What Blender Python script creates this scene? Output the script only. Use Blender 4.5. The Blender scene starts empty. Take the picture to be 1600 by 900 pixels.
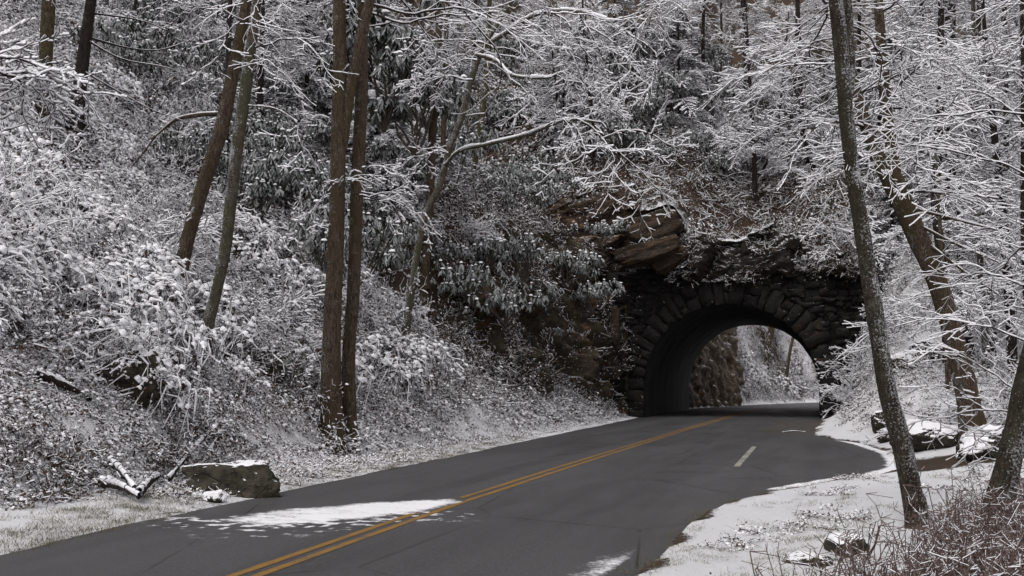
import bpy, math, random
import numpy as np
from mathutils import Matrix, Vector, Euler
R = math.radians
rng = np.random.default_rng(7)
random.seed(7)
sc = bpy.context.scene
COL = sc.collection

# ------------------------------------------------------------------ camera
FPX = 1555.0
PITCH, YAW, EYE = R(5.51), R(17.2), 1.7
cam_d = bpy.data.cameras.new("camera"); cam = bpy.data.objects.new("camera", cam_d); COL.objects.link(cam)
cam_d.lens = 35.0; cam_d.sensor_width = 36.0; cam_d.clip_end = 2000; cam_d.clip_start = 0.1
cam.location = (0, 0, EYE); cam.rotation_euler = (R(90) + PITCH, 0, YAW)
sc.camera = cam

# ------------------------------------------------------------------ light
SUN_EL, SUN_AZ = R(58), R(200)
w = bpy.data.worlds.new("World"); sc.world = w; w.use_nodes = True
nt = w.node_tree; bg = nt.nodes["Background"]
sky = nt.nodes.new("ShaderNodeTexSky"); sky.sky_type = 'NISHITA'; sky.sun_disc = False
sky.sun_elevation = SUN_EL; sky.sun_rotation = SUN_AZ
sky.air_density = 1.0; sky.dust_density = 3.0; sky.ozone_density = 1.0
hs = nt.nodes.new("ShaderNodeHueSaturation"); hs.inputs['Saturation'].default_value = 0.08
nt.links.new(sky.outputs[0], hs.inputs['Color']); nt.links.new(hs.outputs[0], bg.inputs[0])
bg.inputs[1].default_value = 0.13
sd = bpy.data.lights.new("sun", 'SUN'); sun = bpy.data.objects.new("sun", sd); COL.objects.link(sun)
sd.energy = 0.9; sd.angle = R(25); sd.color = (1.0, 0.97, 0.94)
sv = Vector((math.sin(SUN_AZ) * math.cos(SUN_EL), math.cos(SUN_AZ) * math.cos(SUN_EL), math.sin(SUN_EL)))
sun.rotation_euler = sv.to_track_quat('Z', 'Y').to_euler()
sc.view_settings.view_transform = 'Standard'; sc.view_settings.look = 'None'
sc.view_settings.gamma = 1.0; sc.view_settings.use_curve_mapping = False
sc.view_settings.exposure = 0.28
sc.cycles.max_bounces = 5; sc.cycles.diffuse_bounces = 3; sc.cycles.glossy_bounces = 2
sc.cycles.use_denoising = True

# ------------------------------------------------------------------ helpers: tags
def tag(o, label=None, cat=None, group=None, kind=None):
    if label: o["label"] = label
    if cat: o["category"] = cat
    if group: o["group"] = group
    if kind: o["kind"] = kind
    return o

def empty(name, loc=(0, 0, 0), rz=0.0):
    o = bpy.data.objects.new(name, None); COL.objects.link(o)
    o.location = loc; o.rotation_euler = (0, 0, rz); o.empty_display_size = 0.3
    return o

def mesh_np(name, V, F, mat, parent=None, smooth=False, midx=None, attrs=None):
    """V (N,3); F (M,3) or (M,4) int array or list of such arrays; mat one material or a list"""
    Fs = F if isinstance(F, list) else [F]
    V = np.asarray(V, dtype=np.float32)
    me = bpy.data.meshes.new(name)
    me.vertices.add(len(V)); me.vertices.foreach_set("co", V.ravel())
    tot = np.concatenate([np.full(len(f), f.shape[1], dtype=np.int32) for f in Fs])
    idx = np.concatenate([f.ravel() for f in Fs]).astype(np.int32)
    st = np.concatenate([[0], np.cumsum(tot)[:-1]]).astype(np.int32)
    me.loops.add(len(idx)); me.loops.foreach_set("vertex_index", idx)
    me.polygons.add(len(tot)); me.polygons.foreach_set("loop_start", st)
    try: me.polygons.foreach_set("loop_total", tot)
    except Exception: pass
    for m in (mat if isinstance(mat, (list, tuple)) else [mat]): me.materials.append(m)
    if midx is not None: me.polygons.foreach_set("material_index", np.asarray(midx, dtype=np.int32))
    if smooth: me.polygons.foreach_set("use_smooth", np.ones(len(tot), dtype=bool))
    if attrs:
        for k, a in attrs.items():
            at = me.attributes.new(k, 'FLOAT', 'POINT'); at.data.foreach_set("value", np.asarray(a, dtype=np.float32))
    me.update(calc_edges=True)
    o = bpy.data.objects.new(name, me); COL.objects.link(o)
    if parent: o.parent = parent
    return o

# ------------------------------------------------------------------ helpers: noise
def _h(ix, iy, iz, seed):
    n = (ix * 374761393 + iy * 668265263 + iz * 1274126177 + seed * 974711) & 0xffffffff
    n = ((n ^ (n >> 13)) * 1274126177) & 0xffffffff
    n = n ^ (n >> 16)
    return (n & 0xffff) / 32767.5 - 1.0
def vnoise(x, y, z=0.0, seed=0):
    x, y, z = np.broadcast_arrays(np.asarray(x, float), np.asarray(y, float), np.asarray(z, float))
    ix = np.floor(x).astype(np.int64); iy = np.floor(y).astype(np.int64); iz = np.floor(z).astype(np.int64)
    fx, fy, fz = x - ix, y - iy, z - iz
    sx, sy, sz = [f * f * (3 - 2 * f) for f in (fx, fy, fz)]
    def L(a, b, t): return a + (b - a) * t
    c = lambda a, b, d: _h(ix + a, iy + b, iz + d, seed)
    return L(L(L(c(0,0,0), c(1,0,0), sx), L(c(0,1,0), c(1,1,0), sx), sy),
             L(L(c(0,0,1), c(1,0,1), sx), L(c(0,1,1), c(1,1,1), sx), sy), sz)
def fbm(x, y, z=0.0, oct=4, seed=0, gain=0.5):
    s = 0; a = 1; t = 0
    for i in range(oct):
        s = s + a * vnoise(x * 2**i + i * 7.3, y * 2**i - i * 3.1, z * 2**i + i * 1.7 if not np.isscalar(z) or z else 0.0, seed + i)
        t += a; a *= gain
    return s / t
def cellid(x, y, seed=0):
    """Voronoi cells: (random value of the cell, tilt vector, border distance)"""
    ix = np.floor(x).astype(np.int64); iy = np.floor(y).astype(np.int64)
    bd = np.full(x.shape, 9.0); b2 = np.full(x.shape, 9.0); val = np.zeros(x.shape); dx0 = np.zeros(x.shape); dy0 = np.zeros(x.shape); t1 = np.zeros(x.shape); t2 = np.zeros(x.shape)
    for a in (-1, 0, 1):
        for b in (-1, 0, 1):
            cx = ix + a + 0.5 + 0.45 * _h(ix + a, iy + b, 1, seed); cy = iy + b + 0.5 + 0.45 * _h(ix + a, iy + b, 2, seed)
            d = np.hypot(x - cx, y - cy); m = d < bd
            b2 = np.where(m, bd, np.minimum(b2, d))
            bd = np.where(m, d, bd); val = np.where(m, _h(ix + a, iy + b, 3, seed), val)
            dx0 = np.where(m, x - cx, dx0); dy0 = np.where(m, y - cy, dy0)
            t1 = np.where(m, _h(ix + a, iy + b, 4, seed), t1); t2 = np.where(m, _h(ix + a, iy + b, 5, seed), t2)
    return val, t1 * dx0 + t2 * dy0, b2 - bd
def ss(a, b, x):
    t = np.clip((x - a) / (b - a), 0, 1); return t * t * (3 - 2 * t)
def I(x, xs, ys): return np.interp(x, xs, ys)

# ------------------------------------------------------------------ materials
class NB:
    def __init__(s, name):
        s.m = bpy.data.materials.new(name); s.m.use_nodes = True; s.t = s.m.node_tree
        s.b = s.t.nodes["Principled BSDF"]; s.out = s.t.nodes["Material Output"]
        s.b.inputs['Specular IOR Level'].default_value = 0.25
        tc = s.t.nodes.new("ShaderNodeTexCoord"); s.obj = tc.outputs['Object']
        g = s.t.nodes.new("ShaderNodeNewGeometry"); s.geo = g
    def L(s, a, b): s.t.links.new(a, b)
    def noise(s, scale, detail=4, rough=0.6, vec=None, stretch=None, dist=0.0, pos=False):
        n = s.t.nodes.new("ShaderNodeTexNoise"); n.inputs['Scale'].default_value = scale; n.inputs['Detail'].default_value = detail
        n.inputs['Roughness'].default_value = rough; n.inputs['Distortion'].default_value = dist
        v = vec or (s.geo.outputs['Position'] if pos else s.obj)
        if stretch:
            mp = s.t.nodes.new("ShaderNodeMapping"); mp.inputs['Scale'].default_value = stretch; s.L(v, mp.inputs[0]); v = mp.outputs[0]
        s.L(v, n.inputs['Vector']); return n.outputs['Fac']
    def voro(s, scale, feat='F1', out='Distance', stretch=None, pos=False):
        n = s.t.nodes.new("ShaderNodeTexVoronoi"); n.feature = feat; n.inputs['Scale'].default_value = scale
        v = s.geo.outputs['Position'] if pos else s.obj
        if stretch:
            mp = s.t.nodes.new("ShaderNodeMapping"); mp.inputs['Scale'].default_value = stretch; s.L(v, mp.inputs[0]); v = mp.outputs[0]
        s.L(v, n.inputs['Vector']); return n.outputs[out]
    def attr(s, name):
        n = s.t.nodes.new("ShaderNodeAttribute"); n.attribute_name = name; return n.outputs['Fac']
    def rand(s):
        n = s.t.nodes.new("ShaderNodeObjectInfo"); return n.outputs['Random']
    def math(s, op, a, b=None, clamp=False):
        n = s.t.nodes.new("ShaderNodeMath"); n.operation = op; n.use_clamp = clamp
        for i, v in enumerate((a, b)):
            if v is None: continue
            if isinstance(v, (int, float)): n.inputs[i].default_value = v
            else: s.L(v, n.inputs[i])
        return n.outputs[0]
    def step(s, v, a, b):
        n = s.t.nodes.new("ShaderNodeMapRange"); n.interpolation_type = 'SMOOTHSTEP'
        n.inputs['From Min'].default_value = a; n.inputs['From Max'].default_value = b
        if a > b:
            n.inputs['From Min'].default_value = b; n.inputs['From Max'].default_value = a
            n.inputs['To Min'].default_value = 1; n.inputs['To Max'].default_value = 0
        s.L(v, n.inputs['Value']); return n.outputs[0]
    def mix(s, f, a, b):
        n = s.t.nodes.new("ShaderNodeMix"); n.data_type = 'RGBA'
        if isinstance(f, (int, float)): n.inputs[0].default_value = f
        else: s.L(f, n.inputs[0])
        for i, v in ((6, a), (7, b)):
            if isinstance(v, tuple): n.inputs[i].default_value = (*v[:3], 1)
            else: s.L(v, n.inputs[i])
        return n.outputs[2]
    def nz(s, comp='Z', true=False):
        n = s.t.nodes.new("ShaderNodeSeparateXYZ"); s.L(s.geo.outputs['True Normal' if true else 'Normal'], n.inputs[0]); return n.outputs[comp]
    def bump(s, h, strength=0.5, dist=0.02, normal=None):
        n = s.t.nodes.new("ShaderNodeBump"); n.inputs['Strength'].default_value = strength; n.inputs['Distance'].default_value = dist
        s.L(h, n.inputs['Height'])
        if normal is not None: s.L(normal, n.inputs['Normal'])
        s.L(n.outputs[0], s.b.inputs['Normal']); return n.outputs[0]
    def done(s, col, rough=0.8):
        if isinstance(col, tuple): s.b.inputs['Base Color'].default_value = (*col[:3], 1)
        else: s.L(col, s.b.inputs['Base Color'])
        if isinstance(rough, (int, float)): s.b.inputs['Roughness'].default_value = rough
        else: s.L(rough, s.b.inputs['Roughness'])
        return s.m
SNOW = (0.89, 0.875, 0.905)

def m_snow(name='snow', tint=SNOW):
    n = NB(name); a = n.noise(9, 3, pos=True); b = n.noise(60, 2, pos=True)
    c = n.mix(n.step(a, 0.3, 0.7), tuple(x * 0.93 for x in tint), tint)
    n.bump(b, 0.3, 0.01); return n.done(c, 0.75)
def m_bark(name, dark, mid, light, lichen=0.3, snow=0.15, side=(0, 0, 1), moss=None):
    n = NB(name)
    ridg = n.noise(7, 6, 0.65, stretch=(4.5, 4.5, 0.7), dist=1.2)
    fine = n.noise(40, 4, 0.6, stretch=(2, 2, 0.8))
    c = n.mix(n.step(ridg, 0.40, 0.56), dark, mid)
    lich = n.noise(5.5, 5, 0.7)
    c = n.mix(n.math('MULTIPLY', n.step(lich, 0.62 - lichen * 0.35, 0.66), n.step(fine, 0.38, 0.6)), c, light)
    if moss is not None:
        z = n.noise(1.1, 3, stretch=(1, 1, 0.4)); c = n.mix(n.math('MULTIPLY', n.step(z, 0.45, 0.62), 0.75), c, moss)
    d = n.t.nodes.new("ShaderNodeVectorMath"); d.operation = 'DOT_PRODUCT'; n.L(n.geo.outputs['True Normal'], d.inputs[0]); d.inputs[1].default_value = side
    sn = n.noise(34, 5, 0.8, stretch=(1.2, 1.2, 1.3)); sb = n.noise(3.0, 3, 0.6); k = n.math('ADD', n.math('ADD', sn, n.math('MULTIPLY', n.math('SUBTRACT', sb, 0.5), 0.35)), n.math('MULTIPLY', d.outputs['Value'], 0.09))
    f = n.step(k, 0.71 - snow * 0.4, 0.74 - snow * 0.4)
    c = n.mix(f, c, (0.66, 0.66, 0.68))
    n.bump(n.math('ADD', n.math('MULTIPLY', ridg, 1.0), n.math('ADD', n.math('MULTIPLY', fine, 0.25), n.math('MULTIPLY', f, 0.15))), 1.0, 0.09)
    return n.done(c, 0.9)
def m_rock(name, base=(0.10, 0.09, 0.08), alt=(0.05, 0.045, 0.042), stain=(0.20, 0.10, 0.045), stainamt=0.3, snow=0.5, moss=(0.045, 0.05, 0.02), mossamt=0.3, lichen=0.2, strata=(1, 1, 1)):
    n = NB(name)
    a = n.noise(1.3, 6, 0.65, stretch=strata, dist=0.5); b = n.noise(7, 6, 0.7, stretch=strata); f = n.noise(35, 4)
    c = n.mix(n.step(b, 0.35, 0.65), alt, base)
    c = n.mix(n.step(a, 0.66 - 0.3 * stainamt, 0.75 - 0.2 * stainamt), c, stain)
    g = n.noise(2.1, 5, 0.7)
    c = n.mix(n.math('MULTIPLY', n.step(g, 0.64 - 0.25 * mossamt, 0.7), n.step(f, 0.3, 0.6)), c, moss)
    l = n.noise(4.0, 4, 0.6); c = n.mix(n.step(l, 0.74 - 0.15 * lichen, 0.78 - 0.15 * lichen), c, (0.26, 0.27, 0.23))
    crack = n.math('ABSOLUTE', n.math('SUBTRACT', n.noise(1.7, 3, 0.5, stretch=(strata[0] * 0.7, strata[1] * 0.7, strata[2] * 1.7), dist=1.2), 0.5))
    c = n.mix(n.step(crack, 0.004, 0.016), tuple(x * 0.45 for x in alt), c)
    nz = n.nz(true=True)
    s2 = n.noise(16, 5, 0.7, pos=True)
    k = n.math('ADD', nz, n.math('MULTIPLY', n.math('SUBTRACT', s2, 0.5), 1.6))
    sf = n.step(k, 1.05 - snow * 0.8, 1.12 - snow * 0.8)
    c = n.mix(sf, c, SNOW)
    n.bump(n.math('ADD', b, n.math('MULTIPLY', f, 0.3)), 0.8, 0.06)
    return n.done(c, 0.78)

M = {}
M['snow'] = m_snow()
n = NB('twig_wood'); M['twig'] = n.done(n.mix(n.noise(12), (0.012, 0.008, 0.007), (0.040, 0.028, 0.022)), 0.9)
n = NB('twig_grey'); M['twig_grey'] = n.done(n.mix(n.noise(12), (0.04, 0.033, 0.028), (0.09, 0.072, 0.06)), 0.9)
n = NB('hemlock_needles'); M['needle'] = n.done(n.mix(n.noise(9), (0.012, 0.016, 0.010), (0.035, 0.04, 0.028)), 0.8)
# evergreen leaves with a frost of snow on part of each leaf
n = NB('rhododendron_leaf')
fr = n.step(n.noise(26, 4, 0.75), 0.34, 0.58)
nzv = n.step(n.nz(), -0.5, 0.45)
c = n.mix(n.noise(3), (0.010, 0.014, 0.007), (0.038, 0.048, 0.024))
M['rleaf'] = n.done(n.mix(n.math('MULTIPLY', fr, n.math('MULTIPLY', nzv, 0.72)), c, (0.55, 0.56, 0.58)), 0.6)
# dead leaves / bracken
n = NB('dead_leaf')
fr = n.step(n.noise(9, 3, 0.7), 0.55, 0.59)
c = n.mix(n.step(n.voro(9, out='Color'), 0.2, 0.8), (0.022, 0.013, 0.009), (0.105, 0.058, 0.040))
M['dleaf'] = n.done(n.mix(n.math('MULTIPLY', fr, n.step(n.nz(), 0.35, 0.6)), c, (0.72, 0.71, 0.73)), 0.85)
n = NB('red_leaf'); M['redleaf'] = n.done(n.mix(n.noise(20), (0.10, 0.035, 0.03), (0.30, 0.16, 0.14)), 0.85)
n = NB('dry_grass'); M['grass'] = n.done(n.mix(n.noise(6), (0.07, 0.065, 0.035), (0.20, 0.17, 0.10)), 0.9)

B1 = dict(side=(-0.7, -0.6, 0.35))
M['bark_brown'] = m_bark('bark_brown', (0.032, 0.022, 0.015), (0.118, 0.082, 0.055), (0.18, 0.16, 0.12), 0.25, 0.10, moss=(0.07, 0.052, 0.022), **B1)
M['bark_grey'] = m_bark('bark_grey', (0.035, 0.027, 0.020), (0.105, 0.082, 0.060), (0.19, 0.18, 0.15), 0.5, 0.24, moss=(0.07, 0.07, 0.035), **B1)
M['bark_dark'] = m_bark('bark_dark', (0.013, 0.009, 0.008), (0.04, 0.027, 0.023), (0.09, 0.08, 0.07), 0.1, 0.06, **B1)
M['bark_moss'] = m_bark('bark_moss', (0.03, 0.023, 0.011), (0.098, 0.075, 0.036), (0.15, 0.14, 0.08), 0.3, 0.16, moss=(0.09, 0.08, 0.022), **B1)
M['bark_lichen'] = m_bark('bark_lichen', (0.016, 0.011, 0.009), (0.062, 0.043, 0.031), (0.14, 0.135, 0.10), 0.5, 0.30, side=(0.9, -0.2, 0.4), moss=(0.045, 0.038, 0.020))
M['rock_cliff'] = m_rock('rock_cliff', (0.066, 0.047, 0.033), (0.018, 0.014, 0.011), (0.12, 0.055, 0.026), 0.35, 0.14, (0.07, 0.058, 0.018), 0.7, 0.02, strata=(1.0, 1.0, 0.6))
M['rock_orange'] = m_rock('rock_orange', (0.075, 0.046, 0.030), (0.012, 0.009, 0.008), (0.19, 0.105, 0.05), 0.35, 0.14, (0.03, 0.025, 0.01), 0.3, 0.02, strata=(0.5, 1, 1.6))
M['rock_boulder'] = m_rock('rock_boulder', (0.045, 0.037, 0.026), (0.014, 0.011, 0.009), (0.05, 0.036, 0.02), 0.2, 0.6, (0.04, 0.045, 0.018), 0.6, 0.15)
M['rock_slab'] = m_rock('rock_slab', (0.080, 0.068, 0.050), (0.026, 0.022, 0.016), (0.065, 0.05, 0.028), 0.2, 0.30, (0.020, 0.022, 0.009), 0.6, 0.25)
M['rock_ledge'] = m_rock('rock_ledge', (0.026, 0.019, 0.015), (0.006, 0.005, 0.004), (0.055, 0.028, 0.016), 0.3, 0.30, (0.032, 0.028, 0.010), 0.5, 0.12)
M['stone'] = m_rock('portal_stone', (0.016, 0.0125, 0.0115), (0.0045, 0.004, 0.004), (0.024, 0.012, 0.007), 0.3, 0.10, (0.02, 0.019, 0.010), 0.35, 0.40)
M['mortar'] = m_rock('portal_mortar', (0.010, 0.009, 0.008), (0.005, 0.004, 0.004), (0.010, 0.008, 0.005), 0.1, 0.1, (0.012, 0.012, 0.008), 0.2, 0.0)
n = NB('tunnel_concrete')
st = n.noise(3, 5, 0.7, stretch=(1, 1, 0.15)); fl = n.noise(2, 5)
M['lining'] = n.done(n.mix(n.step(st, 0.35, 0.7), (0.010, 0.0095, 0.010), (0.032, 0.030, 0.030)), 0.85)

# ------------------------------------------------------------------ terrain
V_P, V_Q = 51.0, 69.0                       # near and far tunnel mouths
U_C, T_R, T_S = -4.4, 4.3, 1.4              # tunnel axis, arch radius, springing height
def uL(v): return I(v, [-40, 8, 12, 18, 47.5, 51, 69, 75, 82, 90, 98, 108, 125, 240], [-7.6, -7.75, -8.05, -8.2, -8.75, -8.85, -8.85, -7.6, -6, -3.5, 0, 8, 25, 140])
def uR(v): return I(v, [-40, 5, 8.5, 9, 10.3, 12.2, 13.9, 15.1, 16.6, 18.7, 20.1, 21.6, 23.9, 26.5, 30.5, 32.7, 35, 40, 50, 69], [-2.4, -2.1, -1.83, -1.73, -1.66, -1.68, -1.57, -1.34, -0.87, 0.02, 0.83, 1.34, 1.52, 1.48, 0.94, 0.26, -0.35, -0.35, -0.05, -0.05])
def Hbase(u, v):
    u = np.asarray(u, float); v = np.asarray(v, float)
    d = uL(v) - u
    toe = I(v, [8, 20, 28, 50, 69, 80, 100], [1.9, 1.7, 0.7, 0.6, 0.5, 0.4, 0.5])
    k = I(v, [0, 26, 34, 51, 60, 69, 80, 84, 100, 130], [0.90, 0.92, 0.75, 0.6, 0.6, 0.9, 0.9, 0.62, 0.6, 0.6])
    slope = k * np.maximum(0, d - toe) * ss(0, 1.2, d - toe) + 0.10 * ss(0, 1.0, d)
    dc = I(v, [31, 36, 42, 51], [3.4, 2.6, 2.0, 1.5])
    C = I(v, [30.5, 34, 38, 51, 60, 66], [0, 3.2, 5.8, 7.4, 6.0, 5.0])
    slope = slope + C * ss(0.3, 1.5, d - dc - 1.1)
    slope = slope + 7.0 * ss(0.2, 1.6, d) * ss(68.9, 71, v) * (1 - ss(82, 85, v))      # cliff beyond the tunnel
    slope = np.where(d > 9, slope + 0.15 * (d - 9), slope)
    A = I(v, [0, 12, 18, 24, 30, 36, 50, 69], [0.05, 0.08, 0.12, 0.55, 1.2, 1.9, 2.8, 3])
    dr = u - uR(v)
    right = A * ss(0.1, 3.6, dr) + 0.05 * ss(0, 0.5, dr) + 0.04 * np.maximum(0, dr - 3)
    right = right + 0.7 * np.maximum(0, v - 41) * ss(1.5, 5, dr) * (dr > 0)
    right = right + 0.45 * np.maximum(0, u - 26)
    near = np.where(d > 0, slope, np.where(dr > 0, right, 0.0))
    # spur over the tunnel
    left_up = 3.2 * ss(-4.5, -7.5, u)
    S = 7.6 + left_up * (1 - 0.0 * u) + 1.35 * np.minimum(v - 51.3, 3) + 1.0 * np.clip(v - 54.3, 0, 10)
    S = S - 5.0 * ss(1.6, 4.0, u) * (1 - ss(51, 57, v)) - 2.2 * np.maximum(0, -13.0 - u) * (1 - ss(52, 60, v))
    inside = (v > V_P + 0.1) & (v < V_Q - 0.1)
    h = np.where(inside, np.maximum(np.maximum(slope * (d > 0), np.minimum(right, 24) * (dr > 0)), S * (1 - 0.35 * ss(66, 69, v))), near)
    # beyond the tunnel
    d2 = (uL(v) - u) * I(v, [69, 85, 100], [1, 0.85, 0.6])
    r2 = u - (uL(v) + 9.0)
    far = np.where(d2 > 0, slope + np.where(v > 83, 0.25 * np.maximum(0, d2 - 0.3), 0), np.where(r2 > 0, 0.25 * np.minimum(r2, 14) + 0.8 * np.maximum(0, r2 - 14), 0.0))
    far = far + 0.95 * np.maximum(0, v - 112) * ss(108, 118, v)
    h = np.where(v >= V_Q - 0.1, far, h)
    return h
def Hf(u, v):
    u = np.asarray(u, float); v = np.asarray(v, float)
    h = Hbase(u, v)
    d = np.maximum(uL(v) - u, np.where(v < V_Q, u - uR(v), u - uL(v) - 9.0))
    d = np.where((v > V_P + 0.05) & (v < V_Q - 0.05), 3.0, d)
    a = ss(0.0, 2.5, d); b = ss(0.05, 0.8, d)
    n1 = fbm(u * 0.5 + 0.3 * v, v * 0.75, oct=3, seed=3); n2 = fbm(u * 2.1, v * 2.1, oct=3, seed=9)
    steep = ss(1.2, 5, h)
    h = h + a * (0.10 + 0.75 * steep) * n1 + b * (0.05 + 0.22 * steep) * n2
    e = ss(-0.22, 0.06, d + 0.06 * vnoise(u * 1.7, v * 1.7, seed=5) + 0.04 * vnoise(u * 7, v * 7, seed=6))
    h = h - 0.07 * (1 - e)
    return h
# rays of the photograph's pixels (used only to find where a thing stands)
CM = Euler((R(90) + PITCH, 0, YAW)).to_matrix()
CAX = Vector((-math.sin(YAW), math.cos(YAW), 0))
def rayd(px, py): return CM @ Vector(((px - 800) / FPX, -(py - 450) / FPX, -1.0))
def at(px, py, Z):
    d = rayd(px, py); t = Z / d.dot(CAX); return Vector((0, 0, EYE)) + d * t
def hit(px, py, t0=5.0, t1=200.0):
    d = rayd(px, py); d = d / d.dot(CAX)
    t = np.arange(t0, t1, 0.1)
    h = Hf(d.x * t, d.y * t); z = EYE + d.z * t
    k = np.nonzero(z < h)[0]
    if len(k) == 0: return None
    q = t[k[0]]; x, y = d.x * q, d.y * q
    return Vector((x, y, float(Hf(x, y))))
def dep(p): return p[0] * CAX.x + p[1] * CAX.y

# ------------------------------------------------------------------ setting: ground sheet
def axis(a, b, step, lo, hi, g=1.07):
    c = list(np.arange(a, b, step)); s = step; x = a; L = []
    while x > lo: s *= g; x -= s; L.append(x)
    s = step; x = c[-1]; Rr = []
    while x < hi: s *= g; x += s; Rr.append(x)
    return np.array(L[::-1] + c + Rr)
gu = axis(-21, 8, 0.13, -420, 420); gv = axis(5, 73, 0.16, -320, 520)
UU, VV = np.meshgrid(gu, gv); HH = Hf(UU, VV)
near_snow = np.ones_like(UU)
# how much snow lies: less in the dirt lane, on the muddy verge and on steep ground
dr = UU - uR(VV); dl = uL(VV) - UU
lane = ss(20.2, 20.9, VV + 0.3 * vnoise(UU * 1.1, VV * 1.1, seed=31)) * (1 - ss(23.3, 24.6, VV + 0.4 * vnoise(UU * 0.9, VV, seed=32))) * ss(-0.2, 0.2, dr) * (1 - ss(3.0, 7.5, dr))
fringe = (VV < 50) * (dl < 0) * (1 - ss(0.08, 0.36, dr + 0.2 * vnoise(UU * 2, VV * 2, seed=33))) * (dr > -0.4) * ss(7, 9, VV) * 0.75
fringe = fringe * np.where(VV < 25, 1, 0.9)
gx, gy = np.gradient(HH, gv, gu)
slp = np.hypot(gx, gy)
snowc = 1.06 - 0.16 * ss(3.5, 6, dl) - 0.82 * lane - 0.9 * fringe - 0.42 * ss(0.35, 1.1, slp) * (dl > 0) - 0.10 * ss(0.3, 0.9, slp)
snowc -= 0.40 * (1 - ss(0.05, 0.5, dl + 0.4 * vnoise(UU * 1.4, VV * 1.4, seed=34))) * (dl > -0.3) * (VV < 50)
snowc += 0.05 * ss(74, 82, VV) * (VV < 120)
snowc += 0.45 * ss(0.25, 0.6, dr) * (VV < 20.3) * (VV > 6)
snowc += 0.55 * (1 - ss(3.0, 6.5, dl)) * (dl > 0.4) * ss(4, 12, VV) * (1 - ss(40, 50, VV))
snowc -= 0.55 * ss(50.5, 52, VV) * (1 - ss(54, 59, VV)) * (UU < 5)
snowc += 0.36 * fbm(UU * 0.55, VV * 0.55, oct=3, seed=37) * (dl > 2)
snowc -= 0.35 * ss(22, 28, VV) * ss(5, 8, dl) * (VV < 52)
snowc -= 0.8 * ss(29, 34, VV) * (1 - ss(7, 10, dl)) * ss(2, 3, dl) * (VV < 52)
NV, NU = UU.shape
ids = np.arange(NV * NU).reshape(NV, NU)
q = np.stack([ids[:-1, :-1], ids[:-1, 1:], ids[1:, 1:], ids[1:, :-1]], -1).reshape(-1, 4)
cu = ((UU[:-1, :-1] + UU[1:, 1:]) / 2).ravel(); v0 = VV[:-1, :-1].ravel(); v1 = VV[1:, 1:].ravel()
inU = (cu > U_C - T_R - 2.2) & (cu < U_C + T_R + 2.2)
kill = inU & (((v0 < V_P + 0.12) & (v1 > V_P + 0.06)) | ((v0 < V_Q - 0.08) & (v1 > V_Q - 0.14)))
q = q[~kill]
n = NB('ground')
a = n.noise(2.6, 6, 0.72); b = n.noise(11, 6, 0.72); f = n.noise(45, 4, 0.7)
k = n.math('ADD', n.math('MULTIPLY', a, 0.45), n.math('MULTIPLY', b, 0.55))
k = n.math('ADD', k, n.math('MULTIPLY', n.math('SUBTRACT', f, 0.5), 0.35))
cover = n.attr('snowc')
k = n.math('ADD', k, n.math('MULTIPLY', n.math('SUBTRACT', cover, 0.5), 0.55))
fs = n.step(k, 0.50, 0.58)
soil = n.mix(n.step(b, 0.35, 0.62), (0.012, 0.008, 0.006), (0.042, 0.029, 0.021))
soil = n.mix(n.step(n.voro(14, out='Distance'), 0.15, 0.35), soil, (0.07, 0.046, 0.032))
soil = n.mix(n.step(n.noise(1.2, 3), 0.55, 0.7), soil, (0.036, 0.033, 0.016))
fine = n.math('MULTIPLY', n.step(n.noise(70, 3, 0.8), 0.56, 0.66), 0.5)
sc_ = n.mix(n.math('MULTIPLY', fine, n.math('SUBTRACT', 1.0, n.step(cover, 0.7, 1.25))), SNOW, (0.30, 0.28, 0.22))
c = n.mix(fs, soil, sc_)
n.bump(n.math('ADD', n.math('MULTIPLY', b, 0.7), n.math('ADD', n.math('MULTIPLY', fs, 0.5), n.math('MULTIPLY', f, 0.4))), 1.0, 0.08)
M['ground'] = n.done(c, 0.85)
terrain = mesh_np('ground', np.stack([UU, VV, HH], -1).reshape(-1, 3), q, M['ground'], smooth=True, attrs={'snowc': snowc.ravel()})
tag(terrain, 'snow dusted earth of the verges and the steep wooded hillside', kind='structure')

# ------------------------------------------------------------------ road
def seg_d(u, v, a, b):
    ax, ay = a; bx, by = b; L2 = (bx - ax) ** 2 + (by - ay) ** 2
    t = np.clip(((u - ax) * (bx - ax) + (v - ay) * (by - ay)) / L2, 0, 1)
    return np.hypot(u - ax - t * (bx - ax), v - ay - t * (by - ay)), t
rv = np.concatenate([np.arange(-40, 6, 1.0), np.arange(6, 18, 0.05), np.arange(18, 52, 0.15), np.arange(52, 120, 0.8)])
rt = np.linspace(0, 1, 150)
RV, RT = np.meshgrid(rv, rt, indexing='ij')
rr = np.where(RV < V_Q, uR(RV), np.minimum(uL(RV) + I(RV, [69, 78], [8.8, 9.0]), 400))
ll = uL(RV)
RU = (ll - 0.5) + (rr - ll + 1.0) * RT
jit = 0.0
RZ = 0.004 + 0.006 * fbm(RU * 0.5, RV * 0.5, oct=2, seed=50)
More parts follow.
